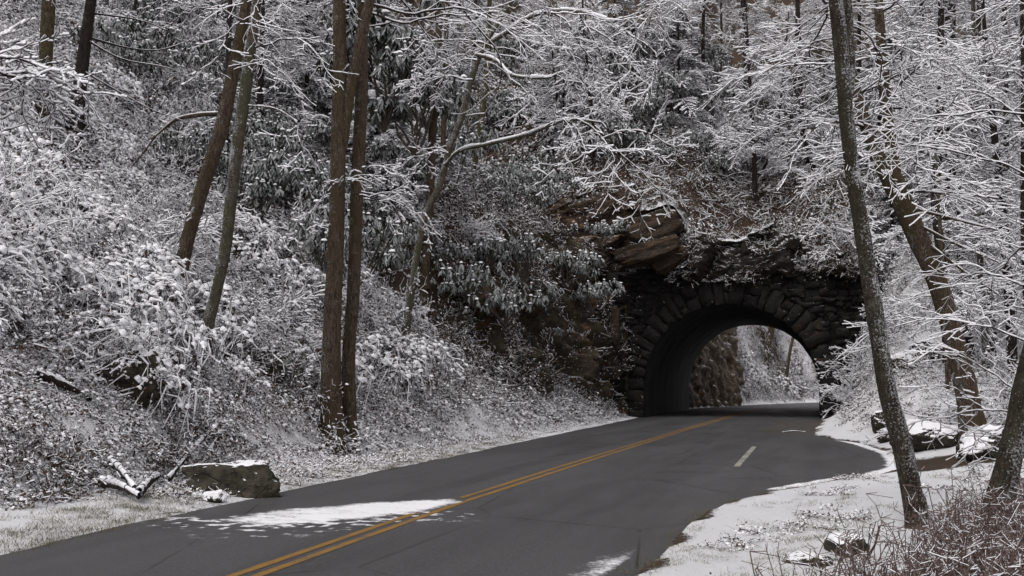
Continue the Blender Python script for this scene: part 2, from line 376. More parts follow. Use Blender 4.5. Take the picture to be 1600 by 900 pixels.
# the tongue of snow blown over the near lane, and the snow left along the right edge
pa = [hit(*p) for p in ((330, 822), (425, 806), (590, 793), (705, 788), (722, 793), (640, 812), (520, 822), (420, 833))]
poly = np.array([[p.x, p.y] for p in pa])
def poly_sd(u, v, P):
    d = np.full(u.shape, 1e9); ins = np.zeros(u.shape, bool); m = len(P)
    for i in range(m):
        a, b = P[i], P[(i + 1) % m]
        d = np.minimum(d, seg_d(u, v, a, b)[0])
        c1 = (a[1] > v) != (b[1] > v)
        xi = (b[0] - a[0]) * (v - a[1]) / (b[1] - a[1] + 1e-9) + a[0]
        ins ^= c1 & (u < xi)
    return np.where(ins, d, -d)
sd_ = poly_sd(RU, RV, poly)
wob = 0.22 * fbm(RU * 2.2, RV * 2.2, oct=3, seed=61)
fleck = fbm(RU * 6.5, RV * 6.5, oct=3, seed=62)
patch = ss(-0.30, 0.28, sd_ + wob * 0.5)
flk = ss(-1.9, 0.05, sd_) * ss(0.28, 0.36, fbm(RU * 7.5, RV * 7.5, oct=2, seed=63) + 0.22 * ss(-1.5, 0.15, sd_) - 0.10) * 0.95 * (RV < 14.5) * (RV < 12.6 + 0.5 * (RU + 5))
xx_ = ss(-8.2, -5.6, RU)
stk = fbm(RU * 3.2, RV * 9.0, oct=3, seed=64)
sm = np.maximum(patch * (0.36 + 0.42 * xx_ + 0.30 * ss(-0.3, 0.4, stk)), flk * 0.8)
dre = uR(RV) - RU
w1 = np.exp(-((RV - 9.4) / 1.0) ** 2) * ss(0.10, 0.22, dre) * (1 - ss(0.12, 0.72, dre + 0.15 * fleck)) * 0.72
w2 = 0.0 * ss(13.0, 13.6, RV) * (1 - ss(14.6, 15.2, RV)) * (1 - ss(0.05, 0.18, dre + 0.10 * fleck)) * 0.8
w3 = ss(16.4, 17.2, RV) * (1 - ss(20.8, 22.0, RV)) * (1 - ss(0.10, 0.20, dre + 0.08 * fleck)) * 1.0
w4 = ss(19.0, 20.0, RV) * (1 - ss(31, 33, RV)) * (1 - ss(0.12, 0.28, dre + 0.10 * fleck)) * 0.8 * (RV < V_P)
sm = np.clip(np.maximum.reduce([sm, w1, w2, w3, w4, 0.34 * ss(70.5, 74, RV)]), 0, 1.2)  # last term whitens the road beyond the tunnel, standing in for daylight there
# gravel washed on the asphalt by the tunnel, right
gr = ss(0.0, 0.4, 1.9 * ss(33, 37, RV) * (1 - ss(47, 50, RV)) - dre + 0.3 * fleck) * (RV < V_P)
NVr, NUr = RU.shape; ids = np.arange(NVr * NUr).reshape(NVr, NUr)
qr = np.stack([ids[:-1, :-1], ids[:-1, 1:], ids[1:, 1:], ids[1:, :-1]], -1).reshape(-1, 4)
n = NB('asphalt')
a = n.noise(0.55, 5, 0.6, stretch=(1.6, 0.35, 1)); b = n.noise(5, 5, 0.7); f = n.noise(85, 4, 0.85); g = n.voro(95, out='Color')
c = n.mix(n.step(a, 0.35, 0.65), (0.033, 0.032, 0.034), (0.057, 0.055, 0.058))
c = n.mix(n.math('MULTIPLY', n.step(b, 0.5, 0.75), 0.35), c, (0.055, 0.053, 0.056))
m2_ = n.noise(22, 3, 0.8, stretch=(1.6, 0.7, 1)); c = n.mix(n.math('MULTIPLY', n.step(m2_, 0.42, 0.66), 0.55), c, (0.085, 0.083, 0.087)); c = n.mix(n.math('MULTIPLY', n.step(m2_, 0.55, 0.36), 0.5), c, (0.03, 0.029, 0.03))
c = n.mix(n.step(f, 0.48, 0.78), c, (0.21, 0.205, 0.21))
c = n.mix(n.step(f, 0.46, 0.28), c, (0.018, 0.018, 0.019))
cr = n.voro(0.35, 'DISTANCE_TO_EDGE', stretch=(1.0, 0.6, 1)); 
c = n.mix(n.math('MULTIPLY', n.step(cr, 0.007, 0.0), n.step(n.noise(0.8, 2), 0.40, 0.5)), c, (0.012, 0.012, 0.012))
wp = n.noise(1.0, 2, 0.5, stretch=(1.15, 0.02, 1)); c = n.mix(n.math('MULTIPLY', n.step(wp, 0.42, 0.62), 0.30), c, (0.088, 0.085, 0.088))
pt = n.voro(0.16, out='Color', stretch=(1, 0.5, 1)); c = n.mix(n.math('MULTIPLY', n.step(n.math("ADD", pt, 0.0), 0.62, 0.66), 0.22), c, (0.028, 0.027, 0.028))
gv_ = n.attr('gravel'); c = n.mix(n.math('MULTIPLY', gv_, n.step(b, 0.3, 0.6)), c, (0.075, 0.062, 0.05))
s_ = n.attr('snow_farlight'); hf = n.noise(16, 5, 0.85)
k = n.math('ADD', s_, n.math('MULTIPLY', n.math('SUBTRACT', hf, 0.5), 1.6))
fs = n.step(k, 0.30, 0.80)
c = n.mix(fs, c, SNOW)
n.bump(n.math('ADD', n.math('MULTIPLY', f, 0.4), fs), 0.5, 0.012)
rg = n.mix(n.step(a, 0.3, 0.7), (0.50, 0.5, 0.5), (0.68, 0.68, 0.68))
n.b.inputs['Specular IOR Level'].default_value = 0.35
M['asphalt'] = n.done(c, rg)
road = mesh_np('road', np.stack([RU, RV, RZ], -1).reshape(-1, 3), qr, M['asphalt'], smooth=True, attrs={'snow_farlight': sm.ravel(), 'gravel': gr.ravel()})
tag(road, 'grey asphalt road with a tongue of snow across the near lane', kind='structure')

def strip(name, us, vs, wdt, z, mat, label, wear):
    vs2 = np.arange(vs[0], vs[-1], 0.12); uc = np.interp(vs2, vs, us)
    cols = np.linspace(-0.5, 0.5, 5)
    e = 0.007 * vnoise(vs2 * 9, 0, seed=wear)
    U = uc[:, None] + (wdt + e[:, None]) * cols[None]; Vv = np.repeat(vs2[:, None], 5, 1)
    Z = 0.004 + 0.006 * fbm(U * 0.5, Vv * 0.5, oct=2, seed=50) + z
    m_ = len(vs2); ids = np.arange(m_ * 5).reshape(m_, 5)
    f = np.stack([ids[:-1, :-1], ids[:-1, 1:], ids[1:, 1:], ids[1:, :-1]], -1).reshape(-1, 4)
    keep = poly_sd(U[:-1, :-1].ravel(), Vv[:-1, :-1].ravel(), poly) < -0.02 + 0.1 * vnoise(Vv[:-1, :-1].ravel() * 3, U[:-1, :-1].ravel() * 5, seed=4)
    o = mesh_np(name, np.stack([U, Vv, Z], -1).reshape(-1, 3), f[keep], mat)
    return tag(o, label, kind='structure')
def m_paint(name, col, amt):
    n = NB(name); a = n.noise(1.6, 4, 0.7); f = n.noise(60, 4, 0.8)
    k = n.math('ADD', n.math('MULTIPLY', f, 0.7), n.math('MULTIPLY', a, 0.5))
    c = n.mix(n.step(k, amt, amt + 0.12), col, (0.085, 0.08, 0.08)); n.bump(f, 0.4, 0.01); return n.done(c, 0.75)
M['yellow'] = m_paint('yellow_paint', (0.25, 0.135, 0.03), 0.60); M['white'] = m_paint('white_paint', (0.34, 0.33, 0.29), 0.58)
yv = [-20, 7.7, 13.4, 21.1, 36, 48.8, 58, 69]; yu = [-4.9, -4.92, -5.09, -5.08, -4.95, -4.75, -4.5, -4.3]
strip('road_marking', [x - 0.105 for x in yu], yv, 0.105, 0.005, M['yellow'], 'left one of the double yellow centre lines', 3)
strip('road_marking', [x + 0.105 for x in yu], yv, 0.105, 0.005, M['yellow'], 'right one of the double yellow centre lines', 5)
strip('road_marking', [-1.72, -1.80], [21.2, 28.2], 0.13, 0.005, M['white'], 'short worn white edge line in the right lane', 8)

# ------------------------------------------------------------------ tunnel
def arch_pts(r, n=48, base=-0.2):
    a = np.linspace(math.pi, 0, n)
    P = [(U_C - r, base), (U_C - r, T_S * 0.5)] + [(U_C + r * math.cos(x), T_S + r * math.sin(x)) for x in a] + [(U_C + r, T_S * 0.5), (U_C + r, base)]
    return np.array(P)
tun = empty('stone_tunnel', (U_C, V_P, 0))
tag(tun, 'dark stone faced road tunnel cut through the rocky spur', 'tunnel')
TL = Matrix.Translation((-U_C, -V_P, 0))
def local(o): o.data.transform(TL); return o
def plate(v, thick, name, z_top=8.1, ul=-11.6, ur=2.6, mat='mortar'):
    A = arch_pts(T_R + 0.02); m_ = len(A)
    ang = np.linspace(0, 1, m_)
    O = []
    for (x, z) in A:
        t = math.atan2(z - T_S * 0.6, x - U_C); cx, cz = math.cos(t), math.sin(t)
        k = 1e9
        if cx > 1e-6: k = min(k, (ur - U_C) / cx)
        if cx < -1e-6: k = min(k, (ul - U_C) / cx)
        if cz > 1e-6: k = min(k, (z_top - T_S * 0.6) / cz)
        if cz < -1e-6: k = min(k, (-0.5 - T_S * 0.6) / cz)
        O.append((U_C + cx * k, T_S * 0.6 + cz * k))
    O = np.array(O); V = []
    for vv in (v, v + thick):
        V += [(x, vv, z) for x, z in A] + [(x, vv, z) for x, z in O]
    F = []
    for i in range(m_ - 1):
        a0, a1, o0, o1 = i, i + 1, m_ + i, m_ + i + 1; B = 2 * m_
        F += [(a0, a1, o1, o0), (B + a1, B + a0, B + o0, B + o1), (o0, o1, B + o1, B + o0), (a1, a0, B + a0, B + a1)]
    return local(mesh_np(name, V, np.array(F), M[mat], tun))
plate(V_P - 0.15, 0.9, 'portal_wall', z_top=7.5)
plate(V_Q - 0.75, 0.9, 'rear_portal_wall', z_top=14)
# lining with form ribs
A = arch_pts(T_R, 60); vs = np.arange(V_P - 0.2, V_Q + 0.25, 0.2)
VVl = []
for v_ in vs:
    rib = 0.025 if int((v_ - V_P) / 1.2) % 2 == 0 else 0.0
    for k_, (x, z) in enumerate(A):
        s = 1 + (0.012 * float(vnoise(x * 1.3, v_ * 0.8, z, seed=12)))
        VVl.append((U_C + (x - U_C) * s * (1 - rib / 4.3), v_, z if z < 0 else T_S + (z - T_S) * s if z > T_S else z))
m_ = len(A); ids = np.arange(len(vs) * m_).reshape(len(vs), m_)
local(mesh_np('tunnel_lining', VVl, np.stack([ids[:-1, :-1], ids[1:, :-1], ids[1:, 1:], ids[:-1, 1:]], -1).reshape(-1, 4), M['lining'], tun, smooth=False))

def blocks(quads, v_front, name, prot=(0.05, 0.28), seed=1):
    """rough stones: each quad (4 corner points in the wall plane) becomes a chamfered, uneven block standing proud"""
    rg_ = np.random.default_rng(seed); V = []; F = []
    for Q in quads:
        Q = np.array(Q, float); c = Q.mean(0); p = rg_.uniform(*prot); b = len(V); N = 4
        gap = 0.025
        ring0 = c + (Q - c) * (1 - gap); ring1 = c + (Q - c) * (1 - gap - 0.02); ring2 = c + (Q - c) * (0.87 + 0.06 * rg_.random())
        # subdivide each ring to eight points with wobble
        def sub(rn, wob, dep_):
            out = []
            for i in range(4):
                a_, b_ = rn[i], rn[(i + 1) % 4]
                for t in (0, 0.33, 0.66):
                    q_ = a_ * (1 - t) + b_ * t + rg_.normal(0, wob, 2); out.append((q_[0], v_front - dep_ + rg_.normal(0, wob * 0.9), q_[1]))
            return out
        V += sub(ring0, 0.018, -0.25) + sub(ring1, 0.028, p * 0.6) + sub(ring2, 0.045, p)
        cc = c + rg_.normal(0, 0.03, 2); V.append((cc[0], v_front - p - rg_.uniform(-0.02, 0.08), cc[1]))
        n_ = 12
        for r_ in range(2):
            for i in range(n_):
                j = (i + 1) % n_; F.append((b + r_ * n_ + i, b + r_ * n_ + j, b + (r_ + 1) * n_ + j, b + (r_ + 1) * n_ + i))
        for i in range(0, n_, 2):
            F.append((b + 2 * n_ + i, b + 2 * n_ + (i + 1) % n_, b + 2 * n_ + (i + 2) % n_, b + 3 * n_))
    return local(mesh_np(name, V, np.array(F), M['stone'], tun))
rg0 = np.random.default_rng(5)
# ring of voussoirs
Q = []; nst = 27
edges = np.linspace(math.pi, 0, nst + 1); edges[1:-1] += rg0.normal(0, 0.022, nst - 1)
for i in range(nst):
    a0, a1 = edges[i], edges[i + 1]; ro = T_R + rg0.uniform(0.85, 1.45)
    f = lambda r_, a_: (U_C + r_ * math.cos(a_), T_S + r_ * math.sin(a_))
    if rg0.random() < 0.3:
        rm = T_R + rg0.uniform(0.4, 0.7); Q.append([f(T_R - 0.02, a0), f(rm, a0), f(rm, a1), f(T_R - 0.02, a1)]); Q.append([f(rm, a0), f(ro, a0), f(ro, a1), f(rm, a1)])
    else: Q.append([f(T_R - 0.02, a0), f(ro, a0), f(ro, a1), f(T_R - 0.02, a1)])
for s in (-1, 1):
    z = -0.1
    while z < T_S - 0.1:
        h_ = min(rg0.uniform(0.35, 0.6), T_S - z); h_ = T_S - z if T_S - z - h_ < 0.2 else h_
        wd = rg0.uniform(0.8, 1.3); x0 = U_C + s * (T_R - 0.02); Q.append([(x0, z), (x0 + s * wd, z), (x0 + s * wd, z + h_), (x0, z + h_)]); z += h_
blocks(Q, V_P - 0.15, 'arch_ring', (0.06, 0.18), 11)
# coursed rubble of the wall
Q = []; z = -0.1
while z < 7.6:
    h_ = rg0.uniform(0.2, 0.45); x = -11.4 + rg0.uniform(0, .5)
    while x < 2.5:
        wd = rg0.uniform(0.3, 0.85); cx, cz = x + wd / 2, z + h_ / 2
        dx = abs(cx - U_C); r_ = math.hypot(dx, max(0, cz - T_S)) if cz > T_S else dx
        if r_ > T_R + 0.95 + 0.5 * wd * 0.6 and z + h_ < 7.5 + 0.3 * math.sin(x * 1.3) and rg0.random() < 0.94:
            t = rg0.normal(0, 0.06, 4); s4 = rg0.normal(0, 0.05, 4); Q.append([(x + s4[0], z + t[0]), (x + s4[1], z + h_ + t[1]), (x + wd + s4[2], z + h_ + t[2]), (x + wd + s4[3], z + t[3])])
        x += wd
    z += h_
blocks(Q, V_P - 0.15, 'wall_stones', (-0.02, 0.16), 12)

# ------------------------------------------------------------------ rock masses
def rock_sheet(name, P0, P1, ztop, base_out, mat, label, amp=0.6, cell=1.1, seed=1, res=0.11, skew=0.5, out=None, lean=0.12, zbase=-0.3, back=1.6, group=None, tuck=0.0):
    """a cliff: a wall of broken facets from P0 to P1, closed at the back; out = direction it faces"""
    P0 = np.array(P0, float); P1 = np.array(P1, float); L = np.linalg.norm(P1 - P0); t = (P1 - P0) / L
    nrm = np.array([t[1], -t[0]]) if out is None else np.array(out, float); nrm /= np.linalg.norm(nrm)
    zt = lambda s: np.interp(s / L, np.linspace(0, 1, len(ztop)), ztop)
    ns = int(L / res); nz_ = int(max(ztop) / res)
    S, K = np.meshgrid(np.linspace(0, L, ns), np.linspace(0, 1, nz_), indexing='ij')
    Z = zbase + (zt(S) - zbase) * K
    x = S / cell + skew * Z / cell; y = Z / (cell * 1.25) - 0.25 * skew * S / cell
    if zbase > 1: Z = Z + 0.28 * (1 - K) * fbm(S * 0.9, S * 0 + 3.3, oct=3, seed=seed + 7)
    v1_, t1_, e1_ = cellid(x, y, seed); v2_, t2_, e2_ = cellid(x * 2.3, y * 2.3, seed + 5)
    D = amp * (0.55 * v1_ + 0.75 * t1_ + 0.28 * v2_ + 0.30 * t2_ + 0.5 * fbm(S * 0.35, Z * 0.35, oct=2, seed=seed + 3)) + amp * 0.16 * fbm(S * 2.5, Z * 2.5, oct=4, seed=seed + 4)
    D -= amp * 0.4 * np.exp(-e1_ / 0.07)
    edge = ss(0, 0.12, K) * 0 + 1
    D = D * edge - lean * (Z - max(zbase, 0)) - 1.3 * ss(0.82, 1.0, K) - base_out * 0
    D -= 1.4 * (1 - ss(0, 0.10, S / L)) + 1.0 * ss(0.93, 1.0, S / L)
    q1_ = (Z * 1.0 + skew * S) / (cell * 0.45); D += amp * 0.22 * (np.abs((q1_ + 0.6 * fbm(S * .6, Z * .6, oct=2, seed=seed + 8)) % 1.0 - 0.5) * 2 - 0.5) + amp * 0.10 * fbm(S * 6, Z * 6, oct=3, seed=seed + 9)
    D -= tuck * (1 - ss(0, 0.3, K))
    X = P0[0] + t[0] * S + nrm[0] * D; Y = P0[1] + t[1] * S + nrm[1] * D
    V = np.stack([X, Y, Z], -1).reshape(-1, 3)
    ids = np.arange(ns * nz_).reshape(ns, nz_)
    F = np.stack([ids[:-1, :-1], ids[1:, :-1], ids[1:, 1:], ids[:-1, 1:]], -1).reshape(-1, 4)
    # closed back
    Xb = P0[0] + t[0] * S - nrm[0] * (back + lean * (Z - max(zbase, 0)) + 1.5); Yb = P0[1] + t[1] * S - nrm[1] * (back + lean * (Z - max(zbase, 0)) + 1.5)
    sel = np.ix_(np.linspace(0, ns - 1, 12).astype(int), [0, nz_ - 1])
    n0 = len(V); Vb = np.stack([Xb[sel], Yb[sel], Z[sel]], -1).reshape(-1, 3); idb = n0 + np.arange(24).reshape(12, 2)
    Fb = [np.array([[idb[i, 0], idb[i, 1], idb[i + 1, 1], idb[i + 1, 0]] for i in range(11)])]
    cols = np.linspace(0, ns - 1, 12).astype(int)
    caps = [[ids[cols[i], nz_ - 1], ids[cols[i + 1], nz_ - 1], idb[i + 1, 1], idb[i, 1]] for i in range(11)]
    o = mesh_np(name, np.concatenate([V, Vb]), [F, Fb[0], np.array(caps)], mat)
    return tag(o, label, 'cliff', group)
cliff_o = rock_sheet('rock_cliff', (-12.3, 31.0), (-9.85, 51.0), [2.2, 5.2, 7.2, 8.2, 8.8, 9.4, 9.8], 0, M['rock_cliff'],
           'dark mossy rock cliff between the left verge and the tunnel mouth', amp=1.0, cell=2.0, seed=21, out=(1, -0.14), lean=0.10, skew=0.35)
outc_o = rock_sheet('rock_outcrop', (-17.5, 50.2), (-5.2, 51.1), [9.5, 10.6, 12.2, 12.9, 12.4, 10.2], 0, M['rock_orange'],
           'orange brown broken rock outcrop above the left of the arch', amp=1.0, cell=2.7, seed=33, out=(0.05, -1), lean=0.10, skew=-0.55, zbase=6.2, tuck=.5)
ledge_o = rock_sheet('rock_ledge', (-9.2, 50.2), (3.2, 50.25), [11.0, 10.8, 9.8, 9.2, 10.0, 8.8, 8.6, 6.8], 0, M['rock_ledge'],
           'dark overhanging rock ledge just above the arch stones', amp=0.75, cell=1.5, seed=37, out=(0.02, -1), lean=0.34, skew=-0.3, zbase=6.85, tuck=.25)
butt_o = rock_sheet('rock_buttress', (-12.6, 50.3), (-9.3, 50.75), [10.2, 10.0, 9.0, 7.6], 0, M['rock_cliff'],
           'dark rock buttress against the left side of the portal', amp=0.5, cell=1.0, seed=39, out=(0.1, -1), lean=0.05, skew=-0.4)
rock_sheet('rock_outcrop', (0.9, 51.6), (4.4, 51.0), [8.0, 7.4, 5.6, 3.6], 0, M['rock_cliff'],
           'dark rock face right of the tunnel mouth behind frosted shrubs', amp=0.6, cell=1.1, seed=41, out=(0.15, -1), lean=0.1, skew=0.3)
n = 0
rock_sheet('rock_cliff', (-8.9, 69.4), (-6.0, 82.0), [8, 9, 9, 8.5], 0,
           m_rock('rock_far', (0.24, 0.19, 0.145), (0.11, 0.085, 0.065), (0.26, 0.15, 0.08), 0.3, 0.3, (0.09, 0.085, 0.04), 0.4, 0.1, strata=(1, 1, 0.35)),
           'brown ribbed rock wall seen through the tunnel', amp=0.55, cell=1.3, seed=55, out=(1, -0.1), lean=0.05, skew=0.1, res=0.13)

import bmesh
from mathutils import noise as mn
def boulder(name, loc, size, rz, mat, label, seed, flat=0.35, cuts=9, sink=0.25, tilt=0.0, group=None, cat='boulder', box=False):
    bm = bmesh.new(); bmesh.ops.create_icosphere(bm, subdivisions=5, radius=1.0)
    r_ = random.Random(seed); planes = []
    for _ in range(cuts):
        n_ = Vector((r_.gauss(0, 1), r_.gauss(0, 1), r_.gauss(0, 0.7))).normalized(); planes.append((n_, r_.uniform(0.62, 0.85)))
    if box: planes = [(Vector(a).normalized(), d_) for a, d_ in (((1, 0.1, 0.12), 0.62), ((-1, 0.05, -0.25), 0.62), ((0, 1, 0.1), 0.55), ((0.16, -1, 0.16), 0.55), ((0.07, 0, 1), 0.56), ((0.9, 0.2, 1), 0.80), ((-0.6, -1, 0.4), 0.8))]
    for v in bm.verts:
        p = v.co.copy()
        for n_, d_ in planes:
            k = p.dot(n_)
            if k > d_: p -= n_ * (k - d_) * 0.93
        q_ = p * 1.7 + Vector((seed, 0, 0)); p += p.normalized() * ((0.14 if box else 0.10) * mn.fractal(q_, 0.9, 2.1, 4) + 0.02 * mn.noise(p * 9))
        v.co = p
    S_ = Matrix.Diagonal((*[s / 2 / (0.6 if box else 0.78) for s in size], 1)); bmesh.ops.transform(bm, matrix=S_, verts=bm.verts)
    me = bpy.data.meshes.new(name); bm.to_mesh(me); bm.free(); me.materials.append(mat)
    me.polygons.foreach_set("use_smooth", np.ones(len(me.polygons), bool))
    o = bpy.data.objects.new(name, me); COL.objects.link(o)
    o.location = (loc[0], loc[1], loc[2] + size[2] * (0.5 - sink)); o.rotation_euler = (0, tilt, rz)
    return tag(o, label, cat, group)
def snowcap(o, seed, thick=0.05, lo=0.55, share=1.0):
    """snow lying on a boulder: its upward faces, lifted"""
    me = o.data; N = len(me.vertices); co = np.empty(N * 3, np.float32); me.vertices.foreach_get('co', co); co = co.reshape(-1, 3)
    no = np.empty(N * 3, np.float32); me.vertices.foreach_get('normal', no); no = no.reshape(-1, 3)
    f = np.empty(len(me.polygons) * 3, np.int32); me.polygons.foreach_get('vertices', f); f = f.reshape(-1, 3)
    wob = fbm(co[:, 0] * 3 + seed, co[:, 1] * 3, co[:, 2] * 3, oct=3, seed=seed)
    lift = ss(lo, lo + 0.25, no[:, 2] + 0.35 * wob) * thick * (1 + 0.6 * vnoise(co[:, 0] * 8, co[:, 1] * 8, seed=seed)) - 0.012
    use = (lift[f] > -0.01).any(1)
    V = co + np.array([0, 0, 1.0]) * lift[:, None] * 1.0
    u_, inv = np.unique(f[use], return_inverse=True)
    if len(u_) < 10: return
    s = mesh_np('snow_cap', V[u_], inv.reshape(-1, 3), M['snow'], o, smooth=True)
def put(name, px, py, size, rz, mat, label, seed, snow=0.05, **k):
    p = hit(px, py); o = boulder(name, (p.x, p.y, float(Hf(p.x, p.y))), size, rz, mat, label, seed, **k)
    if snow: snowcap(o, seed, snow)
    return o
M['ochre'] = m_rock('rock_ochre', (0.055, 0.035, 0.022), (0.009, 0.006, 0.005), (0.100, 0.058, 0.027), 0.5, 0.16, (0.06, 0.045, 0.015), 0.3, 0.02, strata=(0.6, 1, 2.2))
for px, py, Z, sz, rz, ti, lab, sd in ((1018, 352, 50.3, (2.3, 1.6, 1.2), .15, -.30, 'topmost tilted ochre rock slab in the outcrop left above the arch', 61), (1010, 392, 49.9, (2.9, 1.6, .8), .1, -.25, 'long tilted brown rock slab in the middle of the outcrop', 62), (1045, 405, 50.0, (1.7, 1.3, .7), .0, -.5, 'smaller ochre slab at the lower right of the outcrop', 63), (962, 505, 50.0, (.35, .5, 1.5), .0, .05, 'narrow orange rock face beside the left portal stones', 64)):
    p = at(px, py, Z); o = boulder('boulder', (p.x, p.y, p.z - sz[2] * .5), sz, rz, M['ochre'], lab, sd, box=True, sink=0.0, tilt=ti, cuts=12)
put('boulder', 362, 770, (1.12, 0.5, 0.52), YAW + 0.12, M['rock_slab'], 'flat sided mossy rock slab on the left verge near the road', 3, snow=0.012, box=True, sink=0.14, tilt=-0.06)
put('boulder', 335, 784, (0.32, 0.26, 0.13), 0.4, M['rock_boulder'], 'small snow capped stone in front of the flat slab', 5, snow=0.04, sink=0.1)
put('boulder', 413, 768, (0.20, 0.18, 0.17), 0.1, M['rock_boulder'], 'small round stone at the right foot of the flat slab', 6, snow=0.03, sink=0.1)
put('boulder', 1458, 700, (1.5, 1.1, 0.72), YAW, M['rock_boulder'], 'large dark snow topped boulder left of the thick leaning tree', 8, snow=0.06)
put('boulder', 1545, 712, (1.35, 1.0, 0.62), YAW + .3, M['rock_boulder'], 'low snow topped boulder right of the thick leaning tree', 9, snow=0.08)
put('boulder', 1378, 672, (0.62, 0.6, 0.62), YAW, M['rock_boulder'], 'upright mossy stone behind the lichen spotted leaning tree', 12, snow=0.03)
put('boulder', 1392, 688, (0.7, 0.5, 0.38), YAW, M['rock_boulder'], 'small stone in front of the upright mossy stone', 13, snow=0.03)
put('boulder', 1502, 692, (0.45, 0.4, 0.40), YAW, M['rock_boulder'], 'knobbly stone at the foot of the thick leaning tree', 14, snow=0.03)
put('boulder', 1412, 580, (1.35, 1.0, 0.7), YAW, M['rock_boulder'], 'pale snow dusted boulder on the bank beyond the road', 15, snow=0.05)
put('boulder', 1452, 560, (1.2, 1.0, 0.8), YAW, M['rock_boulder'], 'snow covered boulder high on the bank under the hemlocks', 16, snow=0.06)
put('boulder', 1262, 880, (0.42, 0.30, 0.13), YAW - .3, M['rock_slab'], 'flat brown rock poking out of the foreground snow', 17, snow=0.0, sink=0.35)
put('boulder', 1322, 862, (0.34, 0.42, 0.24), YAW, M['rock_slab'], 'broken brown rock in the foreground snow with dead grass', 18, snow=0.03, sink=0.35)
bo1 = put('boulder', 200, 618, (0.95, 0.8, 0.95), 0.5, M['rock_slab'], 'dark mossy rock ledge under brush on the left bank', 21, snow=0.03, sink=0.25)
bo2 = put('boulder', 222, 552, (0.75, 0.8, 0.42), 0.2, M['rock_slab'], 'overhanging slanted rock block at the top of the left ledge', 22, snow=0.04, sink=0.05, tilt=-0.45)
bo3 = put('boulder', 420, 590, (0.6, 0.5, 0.7), 0.2, M['rock_slab'], 'small mossy rock in the middle of the left bank', 23, snow=0.03, sink=0.3)
put('boulder', 655, 500, (0.7, 0.6, 0.5), 0.2, M['rock_boulder'], 'snow capped rock in the bank right of the twin trunks', 24, snow=0.06, sink=0.3)

# ------------------------------------------------------------------ growth
def nrm3(a):
    l = math.sqrt(a[0]*a[0] + a[1]*a[1] + a[2]*a[2]) or 1.0; return (a[0]/l, a[1]/l, a[2]/l)
def crs(a, b): return (a[1]*b[2]-a[2]*b[1], a[2]*b[0]-a[0]*b[2], a[0]*b[1]-a[1]*b[0])
def make_spray(seed, L=2.4, step=0.11, every=(2, 2, 2), frac=(0.50, 0.42), lev=2, fan=(38, 62), wob=0.13, up=0.03, droop=0.02, flat=0.22, zig=0.0, first=0.18, r0=0.022):
    """one limb of a tree along +X, split into twigs: rows x0 y0 z0 x1 y1 z1 r0 r1 level"""
    g = random.Random(seed); out = []
    def grow(p, d, L_, r, lv, st):
        n = max(2, int(L_ / st)); s_ = L_ / n; k = 0; side = g.choice((-1, 1))
        for i in range(n):
            t = i / n
            upw = up * (1 - 2.2 * t) if lv == 0 else up * 0.6
            z = zig * side * (1 if i % 2 else -1)
            d = nrm3((d[0] + g.gauss(0, wob) - z * d[1], d[1] + g.gauss(0, wob) + z * d[0], d[2] + g.gauss(0, wob * 0.7) + upw - droop * (1 + t)))
            q = (p[0] + d[0] * s_, p[1] + d[1] * s_, p[2] + d[2] * s_)
            ra = r * (1 - 0.8 * t); rb = r * (1 - 0.8 * (i + 1) / n)
            out.append((*p, *q, ra, rb, lv)); p = q
            if lv < lev and t > (first if lv == 0 else 0.12):
                k += 1
                if k % every[lv] == 0:
                    side = -side; a = R(g.uniform(*fan)); sv_ = nrm3(crs(d, (0, 0, 1)))
                    c_ = math.cos(a); s2 = math.sin(a) * side
                    nd = nrm3((d[0]*c_ + sv_[0]*s2, d[1]*c_ + sv_[1]*s2, d[2]*c_ + g.gauss(0.02, flat)))
                    grow(q, nd, L_ * frac[lv] * (1.12 - 0.75 * t) * g.uniform(0.7, 1.25), rb * 0.55, lv + 1, st * 0.72)
        if lv < lev: 
            for sg in (-1, 1):
                sv_ = nrm3(crs(d, (0, 0, 1))); nd = nrm3((d[0] + sv_[0]*0.5*sg, d[1] + sv_[1]*0.5*sg, d[2]))
                grow(p, nd, L_ * 0.22, r * 0.22, min(lev, lv + 1), st * 0.72)
    grow((0, 0, 0), (1, 0, 0), L, r0, 0, step)
    return np.array(out)
SPR = [make_spray(100 + i, L=2.4, step=0.095, wob=0.16, zig=0.04) for i in range(6)]                                         # fine beech-like sprays
SPT = [make_spray(200 + i, L=2.4, step=0.13, every=(2, 2, 2), frac=(0.45, 0.5), wob=0.17, zig=0.10, flat=0.3, fan=(35, 70)) for i in range(5)]   # coarser twigs
SPH = [make_spray(300 + i, L=2.0, step=0.085, every=(1, 1, 1), frac=(0.40, 0.30), lev=2, wob=0.05, droop=0.035, up=0.02, flat=0.08, fan=(45, 62), first=0.1) for i in range(3)]   # hemlock boughs
SPL = [make_spray(400 + i, L=2.4, step=0.24, every=(1, 1, 1), frac=(0.5, 0.4), lev=2, wob=0.15) for i in range(4)]     # sparse, for far trees

SPB = [make_spray(500 + i, L=2.4, step=0.30, every=(1, 2, 2), frac=(0.55, 0.4), lev=1, wob=0.34, fan=(30, 65), flat=0.4) for i in range(6)]     # brush

